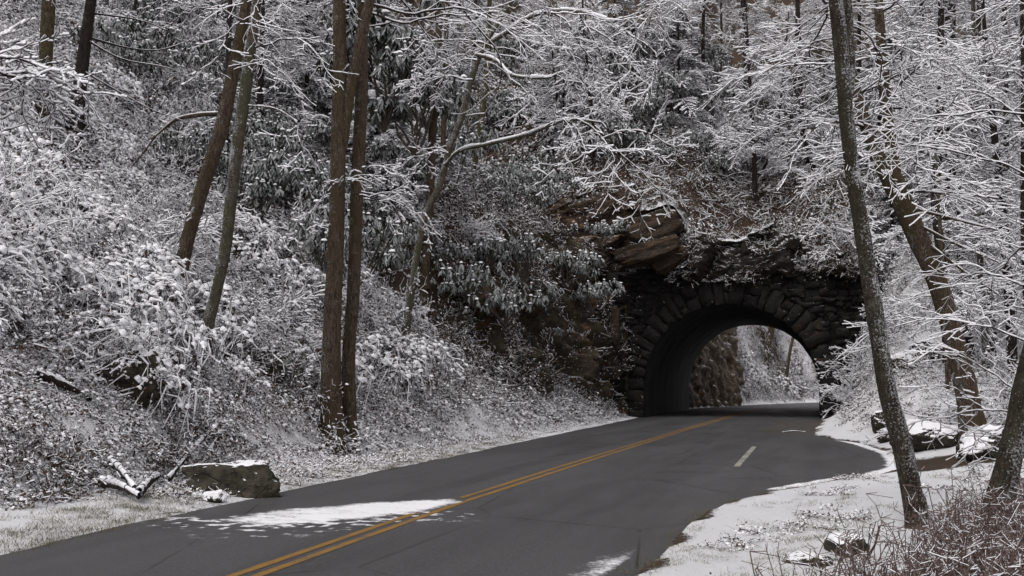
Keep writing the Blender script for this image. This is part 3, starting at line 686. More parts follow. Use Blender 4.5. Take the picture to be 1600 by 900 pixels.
def frame(d, roll=0.0):
    d = np.array(d, float); d /= np.linalg.norm(d); up_ = np.array([0, 0, 1.0]) if abs(d[2]) < 0.97 else np.array([0, 1.0, 0])
    y = np.cross(up_, d); y /= np.linalg.norm(y); z = np.cross(d, y)
    c, s_ = math.cos(roll), math.sin(roll)
    y2 = y * c + z * s_; z2 = -y * s_ + z * c
    return np.stack([d, y2, z2], 1)
def place_spray(proto, p, d, L, roll=0.0, rmul=1.0):
    s = L / 2.4; Rm = frame(d, roll) * s; o = proto.copy()
    o[:, 0:3] = proto[:, 0:3] @ Rm.T + p; o[:, 3:6] = proto[:, 3:6] @ Rm.T + p
    o[:, 6:8] *= s * rmul; return o
def prisms(P0, P1, R0, R1, n=3):
    D = P1 - P0; Ln = np.linalg.norm(D, axis=1, keepdims=True) + 1e-9; D = D / Ln
    up_ = np.where(np.abs(D[:, 2:3]) < 0.95, np.array([[0, 0, 1.0]]), np.array([[1.0, 0, 0]]))
    A = np.cross(D, up_); A /= np.linalg.norm(A, axis=1, keepdims=True) + 1e-9; B = np.cross(A, D)
    S = len(P0); V = np.empty((S, 2, n, 3))
    for k in range(n):
        a = 2 * math.pi * k / n + math.pi / 2
        o = A * math.cos(a) + B * math.sin(a)
        V[:, 0, k] = P0 + o * R0[:, None]; V[:, 1, k] = P1 + o * R1[:, None]
    base = (np.arange(S) * 2 * n)[:, None]
    F = np.stack([np.stack([base[:, 0] + k, base[:, 0] + (k + 1) % n, base[:, 0] + n + (k + 1) % n, base[:, 0] + n + k], 1) for k in range(n)], 1).reshape(-1, 4)
    return V.reshape(-1, 3), F
def wood_snow(S, rmin=0.004, snow=0.010, keep=1.0, seed=0, nside=3, flatten=1.0):
    """twig wood and the ridge of snow along its upper side, as two (V, F)"""
    P0, P1 = S[:, 0:3], S[:, 3:6]; r0 = np.maximum(S[:, 6], rmin); r1 = np.maximum(S[:, 7], rmin)
    W = prisms(P0, P1, r0, r1, nside)
    D = P1 - P0; hz = np.sqrt(np.clip(1 - (D[:, 2] / (np.linalg.norm(D, axis=1) + 1e-9)) ** 2, 0, 1))
    g = np.random.default_rng(seed); k = (hz > 0.3) & (g.random(len(S)) < keep)
    mid_ = (P0[k] + P1[k]) / 2; q = snow * hz[k] * g.uniform(0.6, 1.3, k.sum()) * np.clip(1.0 + 0.75 * vnoise(mid_[:, 0] * 3.1, mid_[:, 1] * 3.1, mid_[:, 2] * 3.1, seed=17), 0.35, 1.7)
    s0 = q + 0.30 * np.minimum(r0[k], 0.05); s1 = q + 0.30 * np.minimum(r1[k], 0.05)
    off0 = (r0[k] * 0.75 + s0 * 0.45)[:, None] * np.array([[0, 0, 1.0]]); off1 = (r1[k] * 0.75 + s1 * 0.45)[:, None] * np.array([[0, 0, 1.0]])
    N = prisms(P0[k] + off0, P1[k] + off1, s0, s1, nside)
    return W, N
def vf_join(L):
    V, F, o = [], [], 0
    for v, f in L: V.append(v); F.append(f + o); o += len(v)
    return np.concatenate(V), np.concatenate(F)
def cat_spline(P, m=6):
    P = [np.array(p, float) for p in P]; P = [2*P[0]-P[1]] + P + [2*P[-1]-P[-2]]; out = []
    for i in range(1, len(P) - 2):
        for k in range(m):
            t = k / m; a, b, c, d = P[i-1], P[i], P[i+1], P[i+2]
            out.append(0.5*((2*b) + (-a+c)*t + (2*a-5*b+4*c-d)*t*t + (-a+3*b-3*c+d)*t**3))
    out.append(P[-2]); return np.array(out)
def tube(P, rad, n=12, m=6, flare=0.0, rough=0.07, seed=0):
    C = cat_spline(P, m); rr_ = np.interp(np.linspace(0, 1, len(C)), np.linspace(0, 1, len(rad)), rad)
    dist = np.concatenate([[0], np.cumsum(np.linalg.norm(np.diff(C, axis=0), axis=1))])
    rr_ = rr_ * (1 + flare * np.exp(-dist / 0.35))
    T = np.gradient(C, axis=0); T /= np.linalg.norm(T, axis=1, keepdims=True)
    ref = np.array([0, 1.0, 0.05]); A = np.cross(T, ref); A /= np.linalg.norm(A, axis=1, keepdims=True); B = np.cross(A, T)
    a = np.linspace(0, 2 * math.pi, n, endpoint=False)
    ca, sa = np.cos(a), np.sin(a)
    lob = 1 + rough * vnoise(ca[None] * 1.6 + seed, sa[None] * 1.6, dist[:, None] * 1.1, seed=seed) + (flare * 0.35 * np.exp(-dist / 0.4))[:, None] * np.cos(a * 4 + seed)[None]
    lob = lob + rough * 0.5 * vnoise(ca[None] * 4 + seed, sa[None] * 4, dist[:, None] * 4, seed=seed + 1)
    V = C[:, None] + (A[:, None] * ca[None, :, None] + B[:, None] * sa[None, :, None]) * (rr_[:, None] * lob)[..., None]
    m_ = len(C); ids = np.arange(m_ * n).reshape(m_, n); nx = np.roll(ids, -1, 1)
    F = np.stack([ids[:-1], nx[:-1], nx[1:], ids[1:]], -1).reshape(-1, 4)
    return V.reshape(-1, 3), F
def obj_local(o, loc): 
    if loc is not None: o.data.transform(Matrix.Translation(-Vector(loc)))
    return o

class Tree:
    """a tree rooted at loc; trunk tubes, limbs, twigs and snow gathered in world space and written as its parts"""
    def __init__(s, name, loc, label, cat='tree', group=None, bark='bark_brown'):
        s.e = tag(empty(name, loc), label, cat, group); s.loc = loc; s.tr = []; s.lb = []; s.sp = []; s.bark = bark; s.hem = []
    def trunk(s, P, rad, **k): s.tr.append(tube(P, rad, **k)); return s
    def limb(s, P, rad, snow=0.03, n=7, m=5, **k):
        s.lb.append(tube(P, rad, n=n, m=m, **k)); C = cat_spline(P, m); rr_ = np.interp(np.linspace(0, 1, len(C)), np.linspace(0, 1, len(rad)), rad)
        if snow:
            S = np.concatenate([C[:-1], C[1:], rr_[:-1, None] * 0.9, rr_[1:, None] * 0.9, np.zeros((len(C) - 1, 1))], 1)
            s.cap = getattr(s, 'cap', []); s.cap.append(wood_snow(S, 0.004, snow, nside=5)[1])
        return s
    def spray(s, p, d, L, roll=0.0, kind=None, rmul=1.0, i=None):
        pr = (kind or SPR); pr = pr[i if i is not None else random.randrange(len(pr))]
        s.sp.append(place_spray(pr, np.array(p, float), d, L, roll, rmul)); return s
    def done(s, rmin=0.004, snow=0.010, keep=0.95, twig='twig', seed=1, hem=False):
        if s.tr: obj_local(mesh_np('trunk', *vf_join(s.tr), M[s.bark], s.e, smooth=True), s.loc)
        crown = []; sn = list(getattr(s, 'cap', []))
        if s.lb: obj_local(mesh_np('limb', *vf_join(s.lb), M[s.bark], s.e, smooth=True), s.loc)
        if s.sp:
            W, N = wood_snow(np.concatenate(s.sp), rmin, snow, keep, seed); crown.append(W); sn.append(N)
        if crown: obj_local(mesh_np('crown', *vf_join(crown), M[twig], s.e), s.loc)
        if sn: obj_local(mesh_np('snow', *vf_join(sn), M['snow'], s.e), s.loc)
        return s.e
def parts_copy(src, loc, rz=0.0, sc_=1.0, label=None, group=None):
    r = src.copy(); COL.objects.link(r); r.location = loc; r.rotation_euler = (0, 0, rz); r.scale = (sc_,) * 3
    if label: r['label'] = label
    if group: r['group'] = group
    for ch in src.children:
        c = ch.copy(); COL.objects.link(c); c.parent = r
    return r
def wpx(w_, Z): return 0.93 * w_ * Z / FPX / 2      # half width in metres of w_ photo pixels at depth Z

def hero(name, pts, wid, label, bark, ext=3.0, Z=None, dz=0.0, flare=0.6, group=None, n=14, rough=0.07, seed=0):
    """trunk through photo pixels, standing on the ground under its first point"""
    b = hit(*pts[0]); Z0 = dep(b) if Z is None else Z
    if Z is not None:
        b = at(*pts[0], Z0); b.z = float(Hf(b.x, b.y))
    P = [b - Vector((0, 0, 0.35)), b] + [at(px, py, Z0 + dz * i / len(pts)) for i, (px, py) in enumerate(pts[1:], 1)]
    d = (P[-1] - P[-2]).normalized(); P.append(P[-1] + d * ext * 0.5); P.append(P[-1] + (d + Vector((0, 0, 0.3))).normalized() * ext * 0.5)
    ra = [wpx(w_, Z0) for w_ in wid]; tt = np.linspace(0, 1, len(wid))
    rads = [ra[0], ra[0]] + [float(np.interp(i / (len(pts) - 1), tt, ra)) for i in range(1, len(pts))] + [ra[-1] * 0.85, ra[-1] * 0.6]
    t = Tree(name, b, label, 'tree', group, bark); t.trunk(P, rads, n=n, m=8, flare=flare, rough=rough, seed=seed); t.P = P; t.Z = Z0
    return t
def rand_sprays(t, P, k, L=(1.2, 2.4), zmin=0.0, tilt=(-0.1, 0.5), kind=None, toward=None, rmul=1.0):
    C = cat_spline(P, 6); C = C[C[:, 2] > zmin]
    if len(C) == 0: return
    for _ in range(k):
        p = C[random.randrange(len(C))]; a = random.uniform(0, 2 * math.pi) if toward is None else random.gauss(*toward)
        e = random.uniform(*tilt); t.spray(p, (math.cos(a) * math.cos(e), math.sin(a) * math.cos(e), math.sin(e)), random.uniform(*L), random.gauss(0, 0.3), kind, rmul)
def px_spray(t, a, b, kind=None, roll=None, rmul=1.0, i=None, mul=1.15):
    A, B = at(*a), at(*b); d = B - A; t.spray(A, d, d.length * mul, random.gauss(0, 0.35) if roll is None else roll, kind, rmul, i)

# ------------------------------------------------------------------ trees of the left bank
t = hero('mossy_tree', [(65, 225), (68, 170), (72, 90), (76, 0)], [27, 23, 22, 22], 'mossy yellow brown tree trunk rising from the top of the left bank', 'bark_moss', seed=1)
rand_sprays(t, t.P, 6, zmin=11, L=(1.5, 2.5)); t.done()
t = hero('dark_tree', [(115, 203), (124, 140), (133, 70), (143, 0)], [28, 23, 20, 18], 'dark reddish brown leaning trunk beside the mossy tree at upper left', 'bark_dark', seed=2)
Z = t.Z
t.limb([at(135, 58, Z), at(200, 75, Z + 1), (at(250, 78, Z + 1.5)), at(300, 62, Z + 2)], [0.035, 0.022, 0.015, 0.008], snow=0.004)
t.limb([at(135, 62, Z), at(190, 92, Z - .5), at(262, 106, Z - 1), at(300, 125, Z - 1)], [0.03, 0.02, 0.013, 0.006], snow=0.004)
t.limb([at(131, 112, Z), at(180, 140, Z - 1), at(235, 170, Z - 2), at(290, 190, Z - 2.5)], [0.03, 0.02, 0.013, 0.006], snow=0.003)
t.limb([at(140, 20, Z), at(230, 35, Z), at(300, 70, Z)], [0.025, 0.018, 0.01], snow=0.003)
rand_sprays(t, t.P, 5, zmin=12, kind=SPT); t.done()
t = hero('dark_tree', [(5, 75), (22, 40), (45, 0)], [16, 14, 13], 'thin dark trunk leaning right at the top left corner', 'bark_dark', seed=3, Z=30); t.done()
t = hero('dark_tree', [(48, 62), (52, 30), (58, 0)], [24, 22, 20], 'stout dark trunk behind the mossy tree in the top left corner', 'bark_dark', seed=4, Z=31); t.done()
t = hero('curved_tree', [(275, 452), (283, 420), (297, 360), (321, 280), (345, 205), (361, 130), (376, 55), (386, 0)], [30, 24, 22, 24, 25, 22, 19, 18], 'brown curved trunk leaning right, left one of the pair on the left bank', 'bark_brown', seed=5)
Z = t.Z
t.limb([at(346, 178, Z), at(310, 180, Z + .3), at(275, 188, Z + .5), at(243, 213, Z + .8)], [0.045, 0.05, 0.042, 0.02], snow=0.012)
t.limb([at(243, 213, Z + .8), at(225, 238, Z + .9), at(205, 262, Z + 1)], [0.022, 0.02, 0.015], snow=0.006)
px_spray(t, (366, 60, Z), (300, 45, Z + 1), SPT, rmul=.7); rand_sprays(t, t.P, 7, zmin=10.5, L=(1.5, 2.6)); t.done()
t = hero('slender_tree', [(318, 556), (326, 505), (341, 445), (354, 375), (368, 250), (384, 140), (393, 70), (402, 0)], [26, 20, 19, 20, 21, 20, 18, 15], 'grey brown lichened trunk, right one of the leaning pair on the left bank', 'bark_grey', seed=6)
Z = t.Z
px_spray(t, (396, 76, Z), (540, 60, Z - 1), SPT, rmul=.8); px_spray(t, (390, 85, Z), (500, 115, Z - .5), SPT, rmul=.7)
t.limb([at(384, 165, Z), at(430, 170, Z - .5), at(465, 190, Z - 1)], [0.02, 0.016, 0.008], snow=0.012)
px_spray(t, (460, 188, Z - 1), (520, 270, Z - 1.5), SPT, rmul=.8)
px_spray(t, (402, 8, Z), (520, 20, Z - 2), SPR, rmul=.8); rand_sprays(t, t.P, 6, zmin=10.5, L=(1.5, 2.6)); t.done(snow=0.011)
t = hero('tall_tree', [(518, 690), (517, 600), (519, 500), (524, 400), (527, 300), (529, 200), (531, 100), (530, 0)], [48, 33, 30, 27, 26, 25, 23, 21], 'tall brown trunk, left stem of the twin trunked tree by the road', 'bark_brown', seed=7, flare=0.25)
Z = t.Z; P6 = t.P
t.trunk([at(536, 235, Z), at(546, 150, Z), at(562, 70, Z), at(578, 0, Z), at(590, -60, Z), at(606, -160, Z)], [0.10, 0.12, 0.125, 0.12, 0.11, 0.08], n=12, flare=0, seed=8)
for a, b in (((575, 20), (760, 105)), ((570, 45), (700, 30)), ((565, 5), (820, 60)), ((590, -30), (760, 40)), ((600, -60), (900, 20))): px_spray(t, (*a, Z), (*b, Z + 1.5), SPT, rmul=.9)
for a, b in (((520, 300), (585, 255)), ((520, 190), (470, 150)), ((525, 300), (450, 330))): px_spray(t, (*a, Z), (*b, Z - .5), SPT, rmul=.5)
rand_sprays(t, t.P, 8, zmin=10.5, L=(1.8, 2.8)); t.done(snow=0.012)
t = hero('tall_tree', [(548, 668), (545, 560), (552, 460), (556, 350), (560, 250), (565, 150), (566, 80), (566, 0)], [26, 22, 22, 22, 22, 21, 20, 18], 'thinner grey brown trunk, right stem of the twin trunked tree by the road', 'bark_brown', seed=9, Z=Z + 0.5)
px_spray(t, (566, 262, Z), (640, 255, Z - .5), SPT, rmul=.5); px_spray(t, (565, 300, Z), (655, 325, Z - .8), SPR, rmul=.8); px_spray(t, (562, 305, Z), (655, 318, Z - .8), SPR, rmul=.8)
rand_sprays(t, t.P, 6, zmin=10.5, L=(1.8, 2.8)); t.done(snow=0.013)
# middle distance
t = hero('straight_tree', [(663, 446), (670, 350), (674, 250), (679, 150), (684, 60), (688, 0)], [15, 14, 14, 15, 14, 13], 'straight pale brown trunk in the middle of the wooded slope', 'bark_brown', seed=11)
Z = t.Z; rand_sprays(t, t.P, 9, zmin=14, L=(2, 3.2)); t.done(rmin=.006, snow=0.016)
t = hero('straight_tree', [(690, 330), (693, 200), (697, 60), (700, 0)], [9, 9, 8, 8], 'thin trunk just behind the straight pale brown tree', 'bark_brown', seed=12, Z=39); t.done()
t = hero('crooked_tree', [(632, 392), (660, 352), (683, 300), (693, 268), (705, 225), (722, 180), (738, 120), (758, 70), (800, 0)], [13, 12, 12, 12, 11, 11, 10, 9, 8], 'crooked leaning small tree with a long snowy limb reaching toward the tunnel', 'bark_grey', seed=13, Z=31)
Z = t.Z
t.limb([at(692, 262, Z), at(718, 236, Z - .5), at(760, 226, Z - 1), at(815, 213, Z - 1.5), at(850, 200, Z - 2), at(890, 187, Z - 2.2), at(940, 192, Z - 2.4)], [0.055, 0.055, 0.05, 0.048, 0.045, 0.038, 0.025], snow=0.04)
for a, b in (((885, 188), (985, 232)), ((905, 188), (1050, 235)), ((935, 190), (1060, 262)), ((925, 191), (1040, 300)), ((960, 205), (1070, 240)), ((900, 188), (940, 280)), ((850, 200), (905, 150))): px_spray(t, (*a, Z - 2.3), (*b, Z - 3), SPT, rmul=1.3, mul=1.1, roll=1.0)
t.limb([at(757, 72, Z), at(790, 52, Z - .5), at(840, 22, Z - 1), at(900, 18, Z - 1.5), at(960, 35, Z - 2)], [0.07, 0.065, 0.06, 0.045, 0.03], snow=0.04)
t.limb([at(742, 85, Z), at(775, 95, Z - .5), at(800, 118, Z - 1), at(850, 122, Z - 1.2), at(885, 112, Z - 1.4)], [0.05, 0.05, 0.045, 0.04, 0.02], snow=0.04)
for a, b in (((840, 22), (950, -10)), ((860, 20), (1010, 60)), ((900, 18), (1040, 120)), ((900, 18), (1000, 150)), ((940, 28), (1080, 90)), ((955, 33), (1060, 170)), ((800, 45), (900, 70)), ((820, 32), (960, 110)), ((870, 118), (960, 170)), ((790, 110), (840, 190)), ((850, 122), (930, 130)), ((745, 95), (640, 60)), ((760, 70), (650, 10)), ((738, 125), (640, 150)), ((700, 240), (620, 200))):
    px_spray(t, (*a, Z - 1.5), (*b, Z - 2.3), SPR if random.random() < .7 else SPT, rmul=.9, roll=random.choice((-.9, .9, .5)))
t.done(rmin=.006, snow=0.020)
# boughs reaching into the upper left corner, from a tree standing just outside the frame
tb = Vector((-15.5, 10.0, 0)); tb.z = float(Hf(tb.x, tb.y))
t = Tree('roadside_tree', tb, 'snow laden branches reaching in from a tree beyond the left edge', bark='bark_brown')
t.trunk([tb - Vector((0, 0, .3)), tb + Vector((.2, .2, 2.5)), tb + Vector((.4, .5, 5)), tb + Vector((.5, .6, 8))], [.2, .17, .15, .12])
zz = dep(tb)
for a, b in (((-40, 120), (75, 118)), ((-50, 108), (145, 80)), ((-50, 90), (100, 68)), ((-50, 75), (60, 72)), ((-50, 80), (130, 110)), ((-60, 130), (60, 135))):
    A, B = at(*a, zz - 1), at(*b, zz + .5); t.spray(A, B - A, (B - A).length * 1.05, random.gauss(0, .3), SPR, 1.3)
    t.limb([tb + Vector((.4, .5, A.z - tb.z)), (tb + Vector((.4, .5, A.z - tb.z)) + A) / 2 + Vector((0, 0, .15)), A], [.05, .04, .03], snow=.02)
t.done(rmin=.007, snow=0.020)

# ------------------------------------------------------------------ trees of the right side
t = hero('lichen_tree', [(1437, 822), (1424, 770), (1410, 700), (1388, 620), (1374, 540), (1360, 450), (1345, 350), (1330, 260), (1320, 160), (1314, 80), (1306, 0)], [42, 33, 33, 31, 28, 27, 27, 25, 25, 25, 23], 'lichen spotted trunk leaning left in the right foreground', 'bark_lichen', seed=21, rough=0.1)
Z = t.Z; 
t.trunk([at(1322, 175, Z), at(1326, 120, Z + .05), at(1322, 50, Z + .1), at(1318, -20, Z + .1), at(1310, -120, Z)], [.05, .075, .085, .08, .05], n=10, flare=0, seed=22)
for a, b in (((1316, 100), (1180, 130)), ((1314, 60), (1160, 60)), ((1318, 130), (1230, 200)), ((1325, 200), (1200, 215)), ((1318, 40), (1440, 60)), ((1312, 20), (1180, -10)), ): px_spray(t, (*a, Z), (*b, Z + 1.2), SPR, rmul=.6)
rand_sprays(t, t.P, 8, zmin=6.3, L=(1.5, 2.5)); t.done(rmin=.003, snow=0.0068)
t = hero('thick_tree', [(1524, 690), (1515, 640), (1505, 590), (1488, 520), (1468, 450), (1440, 385), (1416, 330), (1396, 285), (1372, 245), (1352, 195), (1343, 160)], [46, 38, 36, 33, 32, 34, 34, 36, 26, 20, 17], 'thick forked trunk leaning left behind the snow topped boulders', 'bark_brown', seed=23)
Z = t.Z
t.trunk([at(1398, 300, Z), at(1395, 260, Z), at(1388, 200, Z), at(1381, 130, Z), at(1376, 60, Z), at(1372, 0, Z), at(1365, -120, Z)], [.17, .17, .14, .13, .12, .11, .08], n=12, flare=0, seed=24)
for a, b in (((1385, 170), (1560, 190)), ((1383, 140), (1520, 90)), ((1380, 100), (1500, 20)), ((1388, 200), (1500, 240)), ((1378, 80), (1300, 20)), ((1356, 200), (1260, 170)), ((1405, 300), (1520, 320)), ((1380, 60), (1540, 130)), ((1376, 20), (1500, -10)), ((1388, 190), (1350, 280)), ((1384, 150), (1460, 180))):
    px_spray(t, (*a, Z), (*b, Z - 2), SPR if random.random() < .6 else SPT, rmul=1.2)
for k in range(4): t.limb([at(1400 + 10 * k, 300 + 22 * k, Z), at(1470 + 10 * k, 300 + 40 * k, Z - .5), at(1560, 310 + 50 * k, Z - 1)], [.04, .03, .015], snow=.02)
rand_sprays(t, t.P, 8, zmin=8.0, L=(1.5, 3)); t.done(rmin=.005, snow=0.015)
t = hero('foreground_tree', [(1548, 842), (1560, 790), (1575, 730), (1588, 670), (1600, 610), (1622, 520), (1650, 400)], [40, 42, 38, 36, 36, 34, 30], 'leaning trunk with snow patches at the lower right edge', 'bark_lichen', seed=25, rough=0.1, ext=5)
Z = t.Z
for a, b in (((1588, 680), (1440, 620)), ((1580, 700), (1450, 780)), ((1600, 620), (1470, 560)), ((1620, 540), (1440, 490)), ((1600, 640), (1500, 690)), ((1640, 450), (1430, 420)), ((1650, 400), (1400, 380)), ((1660, 300), (1400, 200)), ((1670, 240), (1420, 120)), ((1670, 200), (1450, 50)), ((1680, 300), (1500, 260)), ((1670, 420), (1520, 380))):
    px_spray(t, (*a, Z), (*b, Z + 1.6), SPR, rmul=.6)
rand_sprays(t, t.P, 6, zmin=4.0, L=(1.5, 2.5)); t.done(rmin=.003, snow=0.0065)
for k, (pts, wd_, Zk, lab, bk) in enumerate([
    ([(1490, 600), (1483, 500), (1470, 400), (1462, 300), (1468, 180), (1470, 60), (1470, 0)], [16, 14, 15, 17, 13, 11, 10], 33, 'dark straight trunk rising between the forked tree and the right edge', 'bark_dark'),
    ([(1478, 590), (1478, 400), (1480, 300), (1482, 200), (1480, 0)], [12, 11, 12, 10, 8], 36, 'narrow dark stem close beside the dark straight trunk', 'bark_dark'),
    ([(1512, 545), (1506, 470), (1500, 380), (1494, 250), (1490, 100), (1488, 0)], [22, 18, 13, 12, 10, 9], 38, 'dark trunk with a swollen foot behind the thick leaning tree', 'bark_dark'),
    ([(1542, 608), (1538, 520), (1533, 440), (1528, 330), (1524, 200), (1520, 0)], [12, 11, 10, 10, 9, 7], 34, 'upright grey trunk standing on the right bank near the edge', 'bark_grey'),
    ([(1482, 612), (1480, 550), (1476, 480), (1470, 380)], [9, 9, 8, 7], 30, 'short brown stem left of the thick leaning trunk on the bank', 'bark_brown'),
    ([(1165, 235), (1165, 120), (1163, 0)], [8, 8, 7], 60, 'thin straight trunk high above the tunnel arch', 'bark_dark'),
    ([(1235, 300), (1240, 150), (1246, 0)], [6, 7, 6], 57, 'very thin leaning trunk above the right half of the arch', 'bark_dark'),
    ([(1272, 330), (1258, 240), (1250, 120), (1246, 0)], [9, 9, 8, 8], 54, 'curved thin trunk above the right haunch of the arch', 'bark_dark'),
    ([(1330, 330), (1304, 240), (1285, 120), (1272, 0)], [11, 11, 9, 8], 57, 'slim grey trunk leaning left behind the lichen spotted tree', 'bark_grey'),
    ([(1185, 310), (1200, 250), (1215, 200), (1225, 100)], [5, 5, 4, 3], 54, 'dark sapling leaning right on the snowy ledge over the arch', 'bark_dark'),
    ([(1520, 560), (1522, 400), (1524, 200), (1530, 0)], [10, 10, 9, 8], 46, 'distant dark trunk among the snowy woods at right', 'bark_dark'),
    ([(1583, 560), (1570, 400), (1572, 200), (1568, 0)], [10, 11, 9, 9], 40, 'distant trunk close to the right edge of the woods', 'bark_dark'),
    ([(1435, 520), (1436, 300), (1440, 0)], [9, 9, 8], 50, 'distant slim trunk seen left of the dark straight trunk', 'bark_dark'),
    ([(735, 330), (748, 220), (760, 120), (765, 0)], [9, 10, 9, 8], 52, 'greenish thin trunk behind the crooked tree in the rhododendrons', 'bark_moss'),
    ([(640, 100), (634, 50), (640, 0)], [20, 18, 14], 47, 'dark stump like trunk at top between the twin tree and straight tree', 'bark_dark'),
    ([(205, 120), (208, 60), (212, 0)], [7, 6, 5], 33, 'thin dark stem right of the dark reddish leaning trunk', 'bark_dark'),
    ([(355, 180), (357, 90), (360, 0)], [8, 9, 8], 30, 'thin reddish stem behind the leaning pair on the left bank', 'bark_dark')]):
    t = hero('slim_tree', pts, wd_, lab, bk, Z=Zk, seed=40 + k, n=9, flare=0.2, ext=3)
    mid_k = 1100 < pts[0][0] < 1340; rand_sprays(t, t.P, 8 if mid_k or pts[0][0] < 1180 else 14, zmin=t.loc.z + (4.5 if mid_k else 2.2), L=(1.6, 3.0), kind=SPR); t.done(rmin=.006, snow=0.017)

# ------------------------------------------------------------------ undergrowth: prototypes
def leafy(pos, axis_, length, width, g, curl=0.3):
    """leaves as folded blades; pos (N,3) base, axis_ (N,3) direction; returns V,F (quads)"""
    N = len(pos); D = axis_ / (np.linalg.norm(axis_, axis=1, keepdims=True) + 1e-9)
    up_ = np.tile([0, 0, 1.0], (N, 1)) + g.normal(0, 0.35, (N, 3)); S = np.cross(D, up_); S /= np.linalg.norm(S, axis=1, keepdims=True) + 1e-9
    U = np.cross(S, D); l = length[:, None]; w_ = width[:, None]
    m1 = pos + D * l * 0.45; m2 = pos + D * l * 0.96 - U * l * curl * 0.35
    V = np.stack([pos, m1 - S * w_ * 0.5 - U * w_ * 0.28, m2 , m1 + U * 0.0, m1 + S * w_ * 0.5 - U * w_ * 0.28], 1)
    b = (np.arange(N) * 5)[:, None]
    F = np.concatenate([b + np.array([[0, 1, 2, 3]]), b + np.array([[0, 3, 2, 4]])])
    return V.reshape(-1, 3), F
def lumps(pos, rad, g, flat=0.55):
    """small clots of snow"""
    N = len(pos); dirs = np.array([(1, 0, 0), (.3, .95, 0), (-.8, .6, 0), (-.8, -.6, 0), (.3, -.95, 0)]); 
    V = np.empty((N, 11, 3)); w_ = g.uniform(0.7, 1.3, (N, 5, 1)); w2 = g.uniform(0.5, 0.85, (N, 5, 1))
    r = rad[:, None, None]
    V[:, 0:5] = pos[:, None] + dirs[None] * r * w_ ; V[:, 0:5, 2] -= 0.1 * rad[:, None]
    V[:, 5:10] = pos[:, None] + dirs[None] * r * w_ * w2 ; V[:, 5:10, 2] += flat * rad[:, None] * g.uniform(.6, 1.1, (N, 5))
    V[:, 10] = pos; V[:, 10, 2] += flat * 1.15 * rad
    b = (np.arange(N) * 11)[:, None]
    Q = [b + np.array([[i, (i + 1) % 5, 5 + (i + 1) % 5, 5 + i]]) for i in range(5)]
    Q += [b + np.array([[5 + i, 5 + (i + 1) % 5, 10, 10]]) for i in range(5)]
    F = np.concatenate(Q); return V.reshape(-1, 3), F
def fix_tri(F):
    t = F[:, 2] == F[:, 3]; return F[~t], F[t][:, :3]
def mesh_mixed(name, parts, parent=None, smooth=False, **k):
    """parts: [(V, F, material)] -> one mesh with material slots"""
    mats, Vs, Qs, Ts, mq, mt, o = [], [], [], [], [], [], 0
    for V, F, m in parts:
        if m not in mats: mats.append(m)
        i = mats.index(m); q_, t_ = fix_tri(F); Vs.append(V); Qs.append(q_ + o); Ts.append(t_ + o); mq.append(np.full(len(q_), i)); mt.append(np.full(len(t_), i)); o += len(V)
    Q = np.concatenate(Qs); T = np.concatenate(Ts); fs = [Q] + ([T] if len(T) else [])
    return mesh_np(name, np.concatenate(Vs), fs, mats, parent, smooth, midx=np.concatenate(mq + mt))

def proto_brush(seed, tall=0.6, n=7, leaves=28, snow=0.0068, lumpsn=14, spread=1.0, kind=SPB, keep=0.65, lf='l'):
    g = np.random.default_rng(seed); random.seed(seed); S = []
    for _ in range(n):
        a = g.uniform(0, 6.28); e = g.uniform(0.15, 1.2); L = tall * g.uniform(0.6, 1.5)
        S.append(place_spray(kind[g.integers(len(kind))], np.array([g.normal(0, .10), g.normal(0, .10), 0.0]), (math.cos(a) * math.cos(e) * spread, math.sin(a) * math.cos(e) * spread, math.sin(e)), L, g.normal(0, .8), 0.6))
    S = np.concatenate(S); S = S[g.random(len(S)) < 0.7]
    W, N = wood_snow(S, 0.003, snow, keep, seed)
    tips = S[g.choice(len(S), leaves + lumpsn)]; 
    lf_ = leafy(tips[:leaves, 3:6], np.stack([g.normal(0, 1, leaves), g.normal(0, 1, leaves), g.normal(-0.6, .5, leaves)], 1), g.uniform(.05, .11, leaves), g.uniform(.025, .045, leaves), g)
    lu = lumps(tips[leaves:, 3:6], g.uniform(.014, .040, lumpsn), g) if lumpsn else None
    return [(W, 'w'), (N, 's'), (lf_, lf)] + ([(lu, 's')] if lumpsn else [])
def proto_mound(seed, n=42, rad=.62, h=.42, nl=64):
    g = np.random.default_rng(seed); rows, tip = [], []
    for _ in range(n):
        a = g.uniform(0, 6.28); L = rad * g.uniform(.4, 1.15); hh = h * g.uniform(.5, 1.2); x0, y0 = g.normal(0, .12, 2); p = np.array([x0, y0, 0.0]); k = 6; da = g.normal(0, .5)
        for i in range(1, k + 1):
            t = i / k; aa = a + da * t; q_ = np.array([x0 + math.cos(aa) * L * t, y0 + math.sin(aa) * L * t, hh * (4 * t * (1 - t) * .8 + .55 * t * (1 - t * t)) ]) + g.normal(0, .02, 3)
            rows.append([*p, *q_, .005 * (1.3 - t), .005 * (1.1 - t), 0]); p = q_
            if t > .3: tip.append(q_)
    S = np.array(rows); W, N = wood_snow(S, .003, .010, .7, seed); tip = np.array(tip); A_ = tip[g.integers(len(tip), size=70)]
    lf_ = leafy(A_, np.stack([g.normal(0, 1, 70), g.normal(0, 1, 70), g.normal(-1.0, .5, 70)], 1), g.uniform(.06, .12, 70), g.uniform(.022, .04, 70), g)
    hi = tip[tip[:, 2] > h * .45]; lu = lumps(hi[g.integers(len(hi), size=nl)] + g.normal(0, .015, (nl, 3)), g.uniform(.02, .055, nl), g, .6)
    return [(W, 'w'), (N, 's'), (lf_, 'l'), (lu, 's')]
